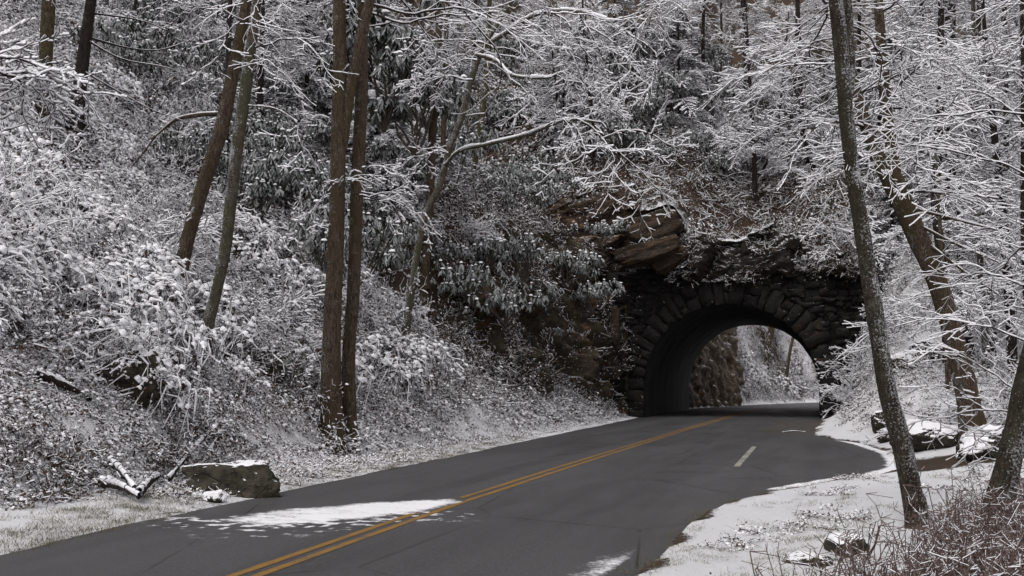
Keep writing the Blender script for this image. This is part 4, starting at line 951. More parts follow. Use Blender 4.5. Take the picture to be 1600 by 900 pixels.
def proto_litter(seed, r=0.38, leaves=44, lump=15, big=0.065, lk='l'):
    g = np.random.default_rng(seed)
    p = np.stack([g.normal(0, r * .55, leaves), g.normal(0, r * .55, leaves), g.uniform(0.0, .10, leaves)], 1)
    lf = leafy(p, np.stack([g.normal(0, 1, leaves), g.normal(0, 1, leaves), g.normal(0.15, .55, leaves)], 1), g.uniform(.06, .13, leaves), g.uniform(.03, .065, leaves), g)
    q_ = np.stack([g.normal(0, r * .6, lump), g.normal(0, r * .6, lump), g.uniform(0.0, .10, lump)], 1)
    lu = lumps(q_, g.uniform(.012, big, lump), g, 0.45)
    st = 10; a = g.uniform(0, 6.28, st); P0 = np.stack([g.normal(0, r * .5, st), g.normal(0, r * .5, st), g.uniform(0, .08, st)], 1)
    P1 = P0 + np.stack([np.cos(a), np.sin(a), g.uniform(-.1, .5, st)], 1) * g.uniform(.1, .4, (st, 1))
    S = np.concatenate([P0, P1, np.full((st, 1), .004), np.full((st, 1), .002), np.zeros((st, 1))], 1); W, N = wood_snow(S, .003, .007, .7, seed)
    return [(W, 'w'), (N, 's'), (lf, lk), (lu, 's')]
def proto_canes(seed, h=0.5, n=26, r=0.35):
    g = np.random.default_rng(seed); rows = []
    for _ in range(n):
        p = np.array([g.normal(0, r), g.normal(0, r), 0]); d = np.array([g.normal(0, .28), g.normal(0, .28), 1.0]); L = h * g.uniform(.4, 1.25); k = 4
        for i in range(k):
            q_ = p + d / np.linalg.norm(d) * L / k; rows.append([*p, *q_, .0045, .004, 0]); 
            if i > 0:
                for _s in range(2):
                    e = np.array([g.normal(0, 1), g.normal(0, 1), g.uniform(.2, .9)]); rows.append([*q_, *(q_ + e * L * .12), .003, .002, 1])
            p = q_; d = d + g.normal(0, .14, 3)
    S = np.array(rows); W, N = wood_snow(S, .0026, .0024, .35, seed); return [(W, 'c'), (N, 's')]
def proto_grass(seed, h=0.12, n=46, r=0.16):
    g = np.random.default_rng(seed); p = np.stack([g.normal(0, r, n), g.normal(0, r, n), np.zeros(n)], 1)
    a = np.stack([g.normal(0, .6, n), g.normal(0, .6, n), np.ones(n)], 1); L = g.uniform(.4, 1.2, n) * h
    V, F = leafy(p, a, L, np.full(n, .007), g, 0.8); return [((V, F), 'g')]
def proto_fern(seed, leaves=40, r=0.3, h=0.30):
    g = np.random.default_rng(seed); nw = leaves // 6; P, A = [], []
    for _ in range(nw):
        c = np.array([g.normal(0, r * .6), g.normal(0, r * .6), g.uniform(.05, h)])
        for k in range(7):
            a = k / 7 * 6.28 + g.normal(0, .2); P.append(c); A.append((math.cos(a), math.sin(a), g.normal(-0.75, .3)))
    P, A = np.array(P), np.array(A); lf = leafy(P, A, g.uniform(.09, .15, len(P)), g.uniform(.03, .042, len(P)), g)
    c = P[::7] + np.array([0, 0, .01]); lu = lumps(c, g.uniform(.015, .035, len(c)), g, .5)
    return [(lf, 'r'), (lu, 's')]
MATK = {'w': M['twig'], 's': M['snow'], 'l': M['dleaf'], 'g': M['grass'], 'r': M['rleaf'], 'x': M['redleaf']}
n = NB('cane'); MATK['c'] = n.done(n.mix(n.noise(8), (0.075, 0.045, 0.04), (0.19, 0.14, 0.125)), 0.85)

def foot(px, py): p = hit(px, py); return (p.x, p.y)
FEET = [foot(275, 452), foot(318, 556), foot(518, 690), foot(65, 225), foot(118, 203), foot(200, 630), foot(362, 772), foot(1437, 822), foot(1524, 690), foot(663, 446), foot(632, 392), foot(1458, 700)]
def scatter(name, label, protos, P, scl, seed, tilt=0.25, follow=0.6, cat=None, clear=True):
    if clear and name != 'leaf_litter':   # the ground right at the foot of the trunks, on the side of the road, stays open
        k_ = np.ones(len(P), bool)
        for fx, fy in FEET:
            n_ = math.hypot(fx, fy); d_, t_ = seg_d(P[:, 0], P[:, 1], (fx, fy), (fx - fx / n_ * 1.7, fy - fy / n_ * 1.7)); k_ &= d_ > (.42 if n_ > 15 else .3)
        scl = scl[k_]; P = P[k_]
    """bake thousands of small clumps into ONE mesh of undergrowth standing on the ground"""
    g = np.random.default_rng(seed); out = {}
    pick = g.integers(len(protos), size=len(P)); eps = 0.25
    gx_ = (Hf(P[:, 0] + eps, P[:, 1]) - Hf(P[:, 0] - eps, P[:, 1])) / (2 * eps); gy_ = (Hf(P[:, 0], P[:, 1] + eps) - Hf(P[:, 0], P[:, 1] - eps)) / (2 * eps)
    Nn = np.stack([-gx_ * follow, -gy_ * follow, np.ones(len(P))], 1) + g.normal(0, tilt, (len(P), 3)) * np.array([1, 1, 0]); Nn /= np.linalg.norm(Nn, axis=1, keepdims=True)
    a = g.uniform(0, 6.28, len(P)); X = np.stack([np.cos(a), np.sin(a), np.zeros(len(P))], 1); X -= Nn * (X * Nn).sum(1, keepdims=True); X /= np.linalg.norm(X, axis=1, keepdims=True)
    Y = np.cross(Nn, X); Rm = np.stack([X, Y, Nn], 2) * scl[:, None, None]
    for i, pr in enumerate(protos):
        k = np.nonzero(pick == i)[0]
        if len(k) == 0: continue
        for (V, F), m in pr:
            W_ = np.einsum('kij,nj->kni', Rm[k], V) + P[k][:, None]
            FF = F[None] + (np.arange(len(k)) * len(V))[:, None, None]
            out.setdefault(m, []).append((W_.reshape(-1, 3), FF.reshape(-1, F.shape[1])))
    o = mesh_mixed(name, [(*vf_join(v), MATK[m]) for m, v in out.items()])
    tag(o, label, cat, kind='stuff'); return o
def sample(N, box, cond, seed, near=8.0, power=1.0):
    """points on the ground, thinning with distance from the road bend"""
    g = np.random.default_rng(seed); got = []; n_ = 0
    while n_ < N:
        u = g.uniform(box[0], box[1], 20000); v = g.uniform(box[2], box[3], 20000)
        az = np.degrees(np.arctan2(u, v)) + 17.2; r = np.hypot(u, v)
        ok = (np.abs(az) < 31) & (g.random(20000) < np.minimum(1, (near / r) ** power)); u, v = u[ok], v[ok]; k = cond(u, v, g); u, v = u[k], v[k]
        got.append(np.stack([u, v], 1)); n_ += len(u)
    P = np.concatenate(got)[:N]; return np.concatenate([P, Hf(P[:, 0], P[:, 1])[:, None]], 1)
def offroad(u, v): return np.where(v < V_P, np.maximum(uL(v) - u, u - uR(v)), np.where(v < V_Q, 5.0, np.maximum(uL(v) - u, u - uL(v) - 9)))
Lb = [proto_litter(600 + i) for i in range(7)]; Bb = [proto_brush(620 + i) for i in range(7)]; Fb_ = [proto_fern(640 + i) for i in range(4)]
def toe_(v): return np.interp(v, [8, 20, 28, 50], [1.9, 1.8, 1.1, 0.8])
def cliffy(u, v): return ss(29, 34, v) * (1 - ss(6.5, 10, uL(v) - u)) * ss(2.0, 3.2, uL(v) - u)
def onbank(u, v, g): d = uL(v) - u; return (d > toe_(v)) & (v < 51) & (g.random(len(u)) < ss(-0.3, 1.2, d - toe_(v) + 0.5 * vnoise(u, v, seed=71))) & (g.random(len(u)) > 0.9 * cliffy(u, v))
Ld = [proto_litter(590 + i, lump=4, big=.03) for i in range(4)]; Bd = [proto_brush(595 + i, snow=.005, lumpsn=4, keep=.25) for i in range(4)]
def low_(u, v): return 1 - ss(2.2, 4.2, uL(v) - u - toe_(v) + 0.9 * vnoise(u * .6, v * .6, seed=76))
Lw = [proto_litter(630 + i, leaves=34, lump=26, big=.055) for i in range(6)]
P = sample(3000, (-16, -8, 7, 50.5), lambda u, v, g: onbank(u, v, g) & (g.random(len(u)) < low_(u, v)), 181, near=14, power=1.1)
scatter('leaf_litter', 'brown leaves and clots of snow at the foot of the left bank', Lw, P, rng.uniform(.3, .9, len(P)) * np.clip(np.hypot(P[:, 0], P[:, 1]) / 24, .8, 1.4), 24)
P = sample(900, (-11.5, -8, 12, 50), lambda u, v, g: (uL(v) - u > .35) & (uL(v) - u < toe_(v) + .6) & (g.random(len(u)) < .75), 187, near=16, power=.7)
scatter('leaf_litter', 'leaves and snow crumbs on the narrow left verge', Lw + Lb[:2], P, rng.uniform(.25, .6, len(P)), 29)
P = sample(1500, (-28, -8, 7, 50.5), lambda u, v, g: onbank(u, v, g) & (fbm(u * .7, v * .7, oct=2, seed=176) + .25 * ss(20, 27, v) > 0.06), 185, near=14, power=1.1)
scatter('undergrowth', 'brown brambles and dead fern clumps in the hollows of the left bank', Bd + Bd + [proto_litter(646 + i, leaves=60, lump=5, big=.03) for i in range(3)], P, rng.uniform(.6, 1.4, len(P)), 27)
def cling(label, obs, N, protos, scl, seed, zlo=-1, zhi=99, up=None):
    g = np.random.default_rng(seed); A = []
    for o in obs:
        m_ = o.data; c = np.empty(len(m_.vertices) * 3, np.float32); m_.vertices.foreach_get('co', c); c = c.reshape(-1, 3); nn = np.empty(len(c) * 3, np.float32); m_.vertices.foreach_get('normal', nn); nn = nn.reshape(-1, 3)
        if up is not None: c = c[nn[:, 2] > up]
        c = c @ np.array(o.matrix_basis.to_3x3()).T + np.array(o.matrix_basis.translation); A.append(c)
    c = np.concatenate(A); c = c[(c[:, 2] > zlo) & (c[:, 2] < zhi)]; w_ = fbm(c[:, 0] * .6, c[:, 1] * .6, c[:, 2] * .8, oct=2, seed=seed) + g.normal(0, .2, len(c)) > 0; c = c[w_]
    P = c[g.integers(len(c), size=N)].astype(float); scatter('undergrowth', label, protos, P, g.uniform(*scl, len(P)), seed, tilt=.7, follow=0.0, clear=False)
Mm = [proto_mound(650 + i) for i in range(5)]
P = sample(430, (-34, -9, 8, 48), lambda u, v, g: onbank(u, v, g) & (uL(v) - u > toe_(v) + 1.4) & (fbm(u * .55, v * .55, oct=2, seed=177) > 0.02) & (g.random(len(u)) > .85 * cliffy(u, v)) & (g.random(len(u)) > .75 * ss(20, 25, v)), 186, near=14, power=.9)
scatter('undergrowth', 'rounded mounds of drooping stems heaped with snow on the left bank', Mm, P, rng.uniform(.8, 1.9, len(P)), 28)
cling('brown and frosted scrub rooted in the cracks of the dark cliff', [cliff_o, butt_o], 620, Bd + Ld + Fb_[:2], (.6, 1.5), 41, zlo=.8)
cling('dead leaves and snow lodged on the rock ledge over the arch', [ledge_o], 420, Ld + Lb[:2] + Fb_[:1], (.6, 1.3), 42)
cling('scrub and snow lodged on the brown rock outcrop', [outc_o], 16, Ld + Fb_ , (.5, 1.2), 43)
cling('snowy stems hanging over the rocks in the left bank', [bo1, bo2, bo3], 46, Bb, (.5, .9), 44, up=0.1)
Pf = [proto_brush(635 + i, leaves=10, lumpsn=70, snow=.013, keep=.8) for i in range(4)]
P = sample(900, (-34, -11, 9, 26), lambda u, v, g: (g.random(len(u)) < ss(4.0, 5.5, uL(v) - u) * (1 - ss(17, 24, v))), 183, near=14, power=.8)
scatter('undergrowth', 'puffy snow loaded shrubs on the upper left bank', Pf, P, rng.uniform(.6, 1.2, len(P)), 25)
P = np.array([[-10.6 + .5 * math.cos(a), 20.3 + .5 * math.sin(a), 0] for a in np.linspace(0, 6.2, 9)]); P[:, 2] = Hf(P[:, 0], P[:, 1])
scatter('undergrowth', 'twiggy snow flecked stems around the foot of the twin trunks', Bb, P, rng.uniform(.9, 1.5, len(P)), 26, clear=False)
P = sample(10500, (-32, -8, 7, 50.5), lambda u, v, g: onbank(u, v, g) & (g.random(len(u)) > .9 * low_(u, v)) & (g.random(len(u)) < ss(-.7, -.05, fbm(u * .8, v * .8, oct=2, seed=70))), 81, near=14, power=1.2); scl = rng.uniform(.5, 1.05, len(P)) * np.clip(np.hypot(P[:, 0], P[:, 1]) / 24, .8, 1.4)
scatter('leaf_litter', 'snow speckled dead leaves and twigs over the left bank', Lb, P, scl, 1)
P = sample(1300, (-32, -8, 7, 50.5), lambda u, v, g: onbank(u, v, g) & (uL(v) - u > toe_(v) + 1.6) & (g.random(len(u)) > .6 * ss(22, 28, v)) & (g.random(len(u)) > .8 * low_(u, v)) & (fbm(u * .35, v * .35, oct=2, seed=72) + g.normal(0, .25, len(u)) > -0.1), 82, near=14, power=1.1)
scatter('undergrowth', 'tangled snow laden brush and brambles covering the left bank', Bb, P, rng.uniform(.5, 1.15, len(P)) * np.clip(np.hypot(P[:, 0], P[:, 1]) / 24, .8, 1.4), 2)
P = sample(900, (-22, -8, 30, 50.8), lambda u, v, g: (uL(v) - u > 1.0) & (g.random(len(u)) < cliffy(u, v)), 182, near=40)
scatter('undergrowth', 'brown leafy scrub with little snow clinging to the rock cliff', Ld + Bd, P, rng.uniform(.8, 1.7, len(P)), 22)
P = sample(700, (-32, -8, 7, 50.5), lambda u, v, g: onbank(u, v, g) & (fbm(u * .3 + 9, v * .3, oct=2, seed=73) > 0.05), 83, near=14, power=1.0)
scatter('fern', 'low frosted evergreen ferns and laurel on the left bank', Fb_, P, rng.uniform(.7, 1.3, len(P)), 3)
VN = [proto_brush(610 + i, tall=2.0, n=4, leaves=6, lumpsn=30, snow=.014, spread=1.0, keep=.9, kind=SPT) for i in range(5)]
P = sample(230, (-32, -8, 7, 48), lambda u, v, g: onbank(u, v, g) & (uL(v) - u > toe_(v) + 3.2) & (fbm(u * .25 + 3, v * .25, oct=2, seed=79) > -.15), 180, near=14, power=1.1)
scatter('vine', 'long arching snowy stems and vines sprawling over the left bank', VN, P, rng.uniform(.4, 1.0, len(P)), 23, tilt=.6)
# the slope and ledge above the tunnel, and the spur
P = sample(900, (-16, 5, 51.45, 56), lambda u, v, g: np.ones(len(u), bool), 184, near=50, power=1)
scatter('leaf_litter', 'dark brown leaf litter with little snow just above the arch', Ld, P, rng.uniform(1.0, 2.0, len(P)), 34)
P = sample(2500, (-34, 16, 51.45, 68), lambda u, v, g: (v > 55.5) | (u < -15) | (u > 5), 84, near=50, power=1)
scatter('leaf_litter', 'leaf litter and snow on the slope above the tunnel', Lb + Ld, P, rng.uniform(1.0, 2.0, len(P)), 4)
P = sample(600, (-34, 16, 51.6, 66), lambda u, v, g: (v > 56) | (u < -15) | (u > 5) | (g.random(len(u)) < .2), 85, near=50, power=1)
scatter('undergrowth', 'frosted brush on the slope above the tunnel', Bb + Bd, P, rng.uniform(1.0, 1.9, len(P)), 5)
# right bank and woods floor
P = sample(2400, (-1, 34, 17, 62), lambda u, v, g: (u - uR(v) > 1.0) & (v < 62) & ((v > 26) | (u - uR(v) > 4)) & ~((v > 51) & (u < 3)) & ~((v < 44) & (u < 9) & (g.random(len(u)) < .6)), 86, near=26, power=.7)
scatter('leaf_litter', 'dead leaves and small plants poking out of the snow on the right bank', Lb, P, rng.uniform(.35, .9, len(P)), 6)
P = sample(900, (0, 34, 24, 62), lambda u, v, g: (u - uR(v) > 2.2) & ~((v > 51) & (u < 3)) & ~((v < 44) & (u < 9) & (g.random(len(u)) < .88)), 87, near=30, power=.6)
scatter('undergrowth', 'frosted twiggy scrub on the floor of the right hand woods', Bb, P, rng.uniform(.7, 1.6, len(P)), 7)
Cn = [proto_canes(660 + i) for i in range(5)]
def cane_ok(u, v, g):
    # the thicket at the foot of the two leaning trees
    k = ss(0.0, 1.3, u - (0.55 + 0.28 * (v - 8.5)) + 0.5 * vnoise(u * 1.3, v * 1.3, seed=75)); return (g.random(len(u)) < k * np.interp(v, [9, 12, 14], [1, .5, .1])) & (v < 17) & (v > 6)
P = sample(240, (0.0, 12, 6, 19.5), cane_ok, 88, near=9, power=1.3)
scatter('bramble', 'thicket of thin reddish bramble canes at lower right', Cn, P, rng.uniform(.5, 1.1, len(P)), 8)
P = sample(110, (0.0, 12, 7, 19.5), cane_ok, 89, near=9, power=1.0)
scatter('undergrowth', 'snow dusted brush among the bramble canes at lower right', Bd, P, rng.uniform(.35, .7, len(P)), 9)
Gg = [proto_grass(680 + i) for i in range(5)]
P = sample(800, (-10.5, -7.4, 6, 30), lambda u, v, g: (uL(v) - u > 0.02) & (g.random(len(u)) < 1 - ss(.4, 2.0, uL(v) - u)), 90, near=10, power=.8)
scatter('grass', 'short grass poking through the snow along the left road edge', Gg, P, rng.uniform(.35, .75, len(P)), 10, tilt=.1)
P = sample(380, (-2.6, 3.5, 6, 21), lambda u, v, g: (u - uR(v) > 0.0) & ((fbm(u * .9, v * .9, oct=2, seed=77) > -0.05) | (u - uR(v) < .3)) & (u - uR(v) < 3.4), 91, near=9, power=.9)
scatter('grass', 'dry grass blades showing through the right foreground snow', Gg, P, rng.uniform(.22, .6, len(P)), 11, tilt=.15)
P = sample(150, (-1.2, 3.5, 6, 20.5), lambda u, v, g: (u - uR(v) > 0.25) & (fbm(u * 1.1 + 4, v * 1.1, oct=2, seed=78) > 0.12), 92, near=9, power=.6)
scatter('leaf_litter', 'scattered dead leaves and crumbled snow in the right foreground', Lb, P, rng.uniform(.25, .45, len(P)), 12)
# beyond the tunnel
P = sample(2200, (-22, 0, 69.5, 112), lambda u, v, g: (uL(v) - u > 1.2) & (v > 79.5 + .9 * (uL(v) - u < 2)), 93, near=75, power=.3)
P3_ = sample(1000, (-14, 4, 80, 106), lambda u, v, g: (uL(v) - u > .8), 193, near=75, power=.3)
scatter('leaf_litter', 'leaves and rocks in the snow of the bank beyond the tunnel', Ld + Bb, P3_[:1000], rng.uniform(.9, 1.9, 1000), 33)
P = sample(170, (-14, 4, 82, 106), lambda u, v, g: (uL(v) - u > 1.5), 194, near=75, power=.3)
scatter('undergrowth', 'snow heaped shrubs on the bank beyond the tunnel', [proto_mound(656), proto_mound(657)] + Bd, P, rng.uniform(1.3, 3.0, len(P)), 35)
scatter('undergrowth', 'snowy brush on the bank seen through the tunnel', Bb + Lb, P, rng.uniform(1.1, 2.2, len(P)), 13)

# ------------------------------------------------------------------ rhododendrons
def proto_rhodo(seed, rad=1.1, nw=120, hgt=1.7):
    g = np.random.default_rng(seed); random.seed(seed); P, A, C = [], [], []
    lob = [(g.normal(0, .5) * rad, g.normal(0, .5) * rad, g.uniform(.45, 1.0) * hgt, g.uniform(.35, .65) * rad) for _ in range(6)]
    for _ in range(nw):
        x, y, z, r_ = lob[g.integers(6)]; d = g.normal(0, 1, 3); d /= np.linalg.norm(d); d[2] = abs(d[2]) * .8 + g.uniform(-.35, .1); rr2 = r_ * g.uniform(.75, 1.1)
        c = np.array([x, y, z]) + d * rr2; c[2] = max(.08, c[2]); C.append(c); m_ = g.integers(6, 9); dr_ = g.uniform(.8, 2.4)
        for k in range(m_):
            a = k / m_ * 6.28 + g.normal(0, .15); P.append(c); A.append((math.cos(a), math.sin(a), -dr_ + g.normal(0, .2)))
    P, A, C = np.array(P), np.array(A), np.array(C)
    lf = leafy(P, A, g.uniform(.21, .31, len(P)), g.uniform(.055, .075, len(P)), g, .35)
    k = g.random(len(C)) < .5; lu = lumps(C[k] + np.array([0, 0, .012]), g.uniform(.03, .065, k.sum()), g, .6)
    tubes = []
    for i in range(9):
        c = C[g.integers(len(C))]; m1 = c * g.uniform(.35, .6) + np.array([g.normal(0, .15), g.normal(0, .15), 0]); tubes.append(tube([(0, 0, -.2), m1 * (.9, .9, .8), c], [.028, .02, .008], n=5, m=3))
    e = empty('rhododendron'); mesh_np('stem', *vf_join(tubes), M['twig_grey'], e)
    mesh_mixed('leaves', [(*lf, M['rleaf']), (*lu, M['snow'])], e); return e
def jitter_grid(box, step, cond, seed):
    g = np.random.default_rng(seed); u, v = np.meshgrid(np.arange(box[0], box[1], step), np.arange(box[2], box[3], step)); u = (u + g.uniform(-.5, .5, u.shape) * step).ravel(); v = (v + g.uniform(-.5, .5, v.shape) * step).ravel()
    az = np.degrees(np.arctan2(u, v)) + 17.2; k = (np.abs(az) < 30) & cond(u, v, g); u, v = u[k], v[k]; return np.stack([u, v, Hf(u, v)], 1)
ZX = [(190, 'at the far left of the slope'), (300, 'left of the leaning pair of trunks'), (420, 'behind the leaning pair of trunks'), (510, 'left of the twin trunked tree'), (600, 'behind the twin trunked tree'), (700, 'around the straight pale trunk'),
      (930, 'above the rock cliff left of the tunnel'), (1075, 'above the orange rock outcrop'), (1290, 'above the tunnel arch'), (1450, 'behind the lichen spotted tree'), (9999, 'right of the forked leaning tree')]
def zone(x, y, z):
    q_ = CM.transposed() @ (Vector((x, y, z)) - Vector((0, 0, EYE))); px = 800 - FPX * q_.x / q_.z; py = 450 + FPX * q_.y / q_.z
    return next(n_ for e_, n_ in ZX if px < e_), ('uppermost' if py < 110 else 'high' if py < 230 else 'midway' if py < 360 else 'low')
def populate(protos, P, lab, grp0, cat, sc_rng, seed, sink=.1, own=True):
    g = np.random.default_rng(seed); used = set()
    for i, p in enumerate(P):
        j = int(g.integers(len(protos))); s_ = g.uniform(*sc_rng); rz = g.uniform(0, 6.28); zx, zy = zone(p[0], p[1], p[2] + 1.0); L_ = '%s, %s %s' % (lab, zy, zx); grp = '%s %s' % (grp0, zx)
        if j not in used:
            o = protos[j]; used.add(j); o.location = (p[0], p[1], p[2] - sink); o.rotation_euler = (0, 0, rz); o.scale = (s_,) * 3; o['label'] = L_; o['group'] = grp; o['category'] = cat
        else: parts_copy(protos[j], (p[0], p[1], p[2] - sink), rz, s_, L_, grp)
    for j, o in enumerate(protos):
        if j not in used:
            for c in list(o.children): bpy.data.objects.remove(c)
            bpy.data.objects.remove(o)
def rh(u, v, g):
    h = Hf(u, v); e = (h - EYE) / np.hypot(u, v)
    left = (v < 51) & (h > 3.6) & (uL(v) - u > 4.6) & (v > 24) & (e > 0.06)
    spur = (v > 52.5) & (v < 63) & (u < 5) & ~((u > -6.5) & (u < 1.5) & (v < 55))
    return (left | spur) & (e < .40) & (g.random(len(u)) < .93)
P = jitter_grid((-38, 5, 21, 65), 1.95, rh, 101); g_ = np.random.default_rng(3); g_.shuffle(P); P = P[:285]
print('rhodos', len(P))
populate([proto_rhodo(700 + i) for i in range(6)], P, 'frosted rhododendron with drooping leaves', 'rhododendrons', 'shrub', (.85, 1.5), 5)
# single shrubs one can point to
def lone(px, py, Z, s_, lab, seed, rad=.7, nw=60, hg=.8):
    e = proto_rhodo(seed, rad, nw, hg); p = at(px, py, Z); e.location = p; e.scale = (s_,) * 3; tag(e, lab, 'shrub'); return e
lone(1170, 420, 52.0, 1.3, 'frosted laurel hanging on the dark stones just above the arch crown', 731, .9, 90, .9)
lone(1225, 465, 50.6, .9, 'trailing frosted shrub over the right haunch of the arch', 732, .9, 60, .5)
lone(925, 480, 47.5, 1.2, 'frosted laurel clinging to the rock cliff left of the tunnel', 733, .9, 90, .9)
lone(880, 440, 44, 1.4, 'frosted laurel at the top of the dark rock cliff', 734, 1., 110, .9)
lone(820, 430, 40, 1.3, 'frosted shrub spilling over the near end of the rock cliff', 735, 1., 110, .9)
lone(870, 530, 43, .6, 'small snowy shrub growing from a crack low in the cliff', 736, .6, 40, .9)
lone(935, 380, 49, 1.1, 'frosted laurel hanging beside the orange rock outcrop', 737, .9, 90, 1.)
lone(1340, 430, 49.0, 1.3, 'frosted laurel drooping over the right shoulder of the tunnel', 738, .9, 90, 1.2)
lone(600, 185, 34, 2.3, 'big snow loaded rhododendron behind the twin trunked tree', 739, 1.0, 190, 1.7)
lone(650, 230, 34, 1.9, 'snow bowed rhododendron beside the straight pale trunk', 740, 1.0, 190, 1.5)
for k, (px, py, s_, lab) in enumerate([(445, 318, 1.1, 'snow loaded rhododendron hanging beside the twin trunked tree, left of it'), (410, 300, 1.0, 'snow loaded rhododendron just right of the slender leaning tree'), (480, 335, .9, 'small snow loaded rhododendron nearest the left twin trunk'), (780, 180, 1.5, 'tall rhododendron with white drooping leaves behind the crooked tree'), (860, 200, 1.4, 'rhododendron with white leaf clusters over the long snowy limb'), (560, 130, 1.4, 'snow loaded rhododendron seen high between the twin trunks')]):
    p = hit(px, py + 25); e = proto_rhodo(770 + k, 1.0, 170, 1.3); e.location = p - Vector((0, 0, .1)); e.scale = (s_,) * 3; tag(e, lab, 'shrub')
for k, (px, py, Z, s_) in enumerate([(790, 500, 37, 1.3), (740, 470, 36, 1.3), (850, 480, 42, 1.2), (760, 420, 39, 1.3), (700, 430, 37, 1.2), (1100, 400, 52.3, .8), (1290, 400, 52, 1.1)]):
    e = proto_rhodo(750 + k, 1.0, 80, .8); e.location = at(px, py, Z); e.scale = (s_,) * 3; tag(e, 'low frosted evergreen shrub hugging the rocks around the tunnel mouth', 'shrub', 'shrubs on the rocks around the tunnel')

# ------------------------------------------------------------------ frosted shrubs, hemlocks and woods
def proto_bush(seed, h=1.5, n=12, snow=.015):
    g = np.random.default_rng(seed); random.seed(seed); t = Tree('frosted_bush', Vector((0, 0, 0)), 'x')
    for _ in range(n):
        a = g.uniform(0, 6.28); e = g.uniform(.25, 1.3); t.spray((g.normal(0, .15), g.normal(0, .15), 0), (math.cos(a) * math.cos(e), math.sin(a) * math.cos(e), math.sin(e)), h * g.uniform(.6, 1.2), g.normal(0, 1), SPR if g.random() < .6 else SPT, .7)
    return t.done(rmin=.005, snow=snow, seed=seed)
pb = [proto_bush(800 + i) for i in range(5)]
spots = [(1330, 640, 45, 1.3), (1318, 600, 48.5, 1.0), (1350, 560, 47, 1.4), (1340, 520, 48, 1.2), (1325, 560, 49, 1.0), (1310, 630, 49, .8)]
P = np.array([list(at(px, py, Z)) for px, py, Z, s_ in spots]); P[:, 2] = Hf(P[:, 0], P[:, 1]) + .1
P[:, 0] = np.maximum(P[:, 0], 0.9)
P2 = jitter_grid((3, 40, 24, 70), 3.4, lambda u, v, g: (u - uR(v) > 3.2) & ~((v < 45) & (u < 9)) & (g.random(len(u)) < .8), 103)[:110]
P3 = jitter_grid((-26, -12, 12, 46), 3.2, lambda u, v, g: (uL(v) - u > 4.5) & (g.random(len(u)) < .3), 104)[:20]
populate(pb, np.concatenate([P, P2, P3]), 'bare twiggy shrub outlined in snow', 'bare shrubs', 'shrub', (.8, 1.5), 6)

def proto_hemlock(seed, h=6.0, n=34, snow=.021):
    g = np.random.default_rng(seed); random.seed(seed); t = Tree('hemlock', Vector((0, 0, 0)), 'x', bark='bark_dark')
    t.trunk([(0, 0, -.4), (0, .02, h * .3), (.05, 0, h * .7), (0, 0, h)], [.09, .08, .045, .012], n=8, flare=.2)
    for i in range(n):
        z = h * (0.06 + .92 * i / n); a = i * 2.4 + g.normal(0, .3); L = ((1 - z / h) * 2.1 + .5) * g.uniform(.6, 1.2); e = g.uniform(-.4, .3)
        t.spray((0, 0, z), (math.cos(a) * math.cos(e), math.sin(a) * math.cos(e), math.sin(e)), L * 1.2, g.normal(0, .5), SPH, .9)
    return t.done(rmin=.012, snow=snow, twig='needle', seed=seed, keep=.8)
ph = [proto_hemlock(820 + i) for i in range(4)]
hs_ = [at(px, py, Z) for px, py, Z in ((1400, 540, 48), (1440, 530, 50), (1470, 560, 46), (1385, 500, 53), (1425, 500, 56), (1500, 540, 50), (590, 150, 40), (640, 160, 42), (610, 120, 45), (560, 200, 38), (1550, 560, 48), (300, 60, 42), (430, 60, 44), (900, 100, 60), (880, 140, 58), (960, 60, 62), (480, 120, 40), (1460, 400, 60))]
for k, (px, py, Z, s_, lab) in enumerate([(612, 330, 31, .62, 'white hemlock with bowed boughs just right of the twin trunks'), (650, 310, 33, .6, 'white hemlock crowding the straight pale trunk'), (585, 300, 34, .8, 'snow bowed hemlock directly behind the twin trunks'), (700, 140, 40, 1.0, 'snow covered hemlock behind the top of the straight pale trunk')]):
    e = proto_hemlock(830 + k, h=6.5, n=46, snow=.030); p = hit(px, py); e.location = p; e.scale = (s_,) * 3; tag(e, lab, 'tree')
P = np.array([[p.x, p.y, float(Hf(p.x, p.y))] for p in hs_])
P2 = jitter_grid((-60, 40, 40, 100), 9.0, lambda u, v, g: (offroad(u, v) > 4) & ((v > 55) | (Hf(u, v) > 14)) & ~((v > 66) & (v < 104) & (u > -12)), 105)[:50]
populate(ph, np.concatenate([P, P2]), 'snow covered hemlock', 'hemlocks', 'tree', (.7, 1.25), 7)

def proto_wood(seed, h=13.0, n=42, snow=.023, kind=SPR, name='woodland_tree', L=(1.5, 3.2)):
    g = np.random.default_rng(seed); random.seed(seed); t = Tree(name, Vector((0, 0, 0)), 'x', bark='bark_dark')
    x, y = g.normal(0, .4, 2); Pk = [(0, 0, -.5), (x * .2, y * .2, h * .3), (x, y * .6, h * .65), (x * 1.3, y, h)]
    t.trunk(Pk, [.15, .13, .08, .02], n=8, flare=.25, seed=seed); C = cat_spline(Pk, 8)
    for i in range(n):
        p = C[int(len(C) * g.uniform(.18, .99))]; a = g.uniform(0, 6.28); e = g.uniform(-.1, .75)
        t.spray(p, (math.cos(a) * math.cos(e), math.sin(a) * math.cos(e), math.sin(e)), g.uniform(*L) * (1.1 - .5 * p[2] / h), g.normal(0, .4), kind, .8)
    return t.done(rmin=.008, snow=snow, seed=seed, keep=.95)
pw = [proto_wood(840 + i, h=(12, 14, 11, 13, 9)[i]) for i in range(5)]
P = jitter_grid((3, 60, 30, 100), 3.6, lambda u, v, g: (u - uR(np.minimum(v, 69)) > 4.5) & (np.abs(u / v - 0.085) > .012) & (g.random(len(u)) < .85) & ~((v > 60) & (u < 8)) & (v < 64), 106)[:120]
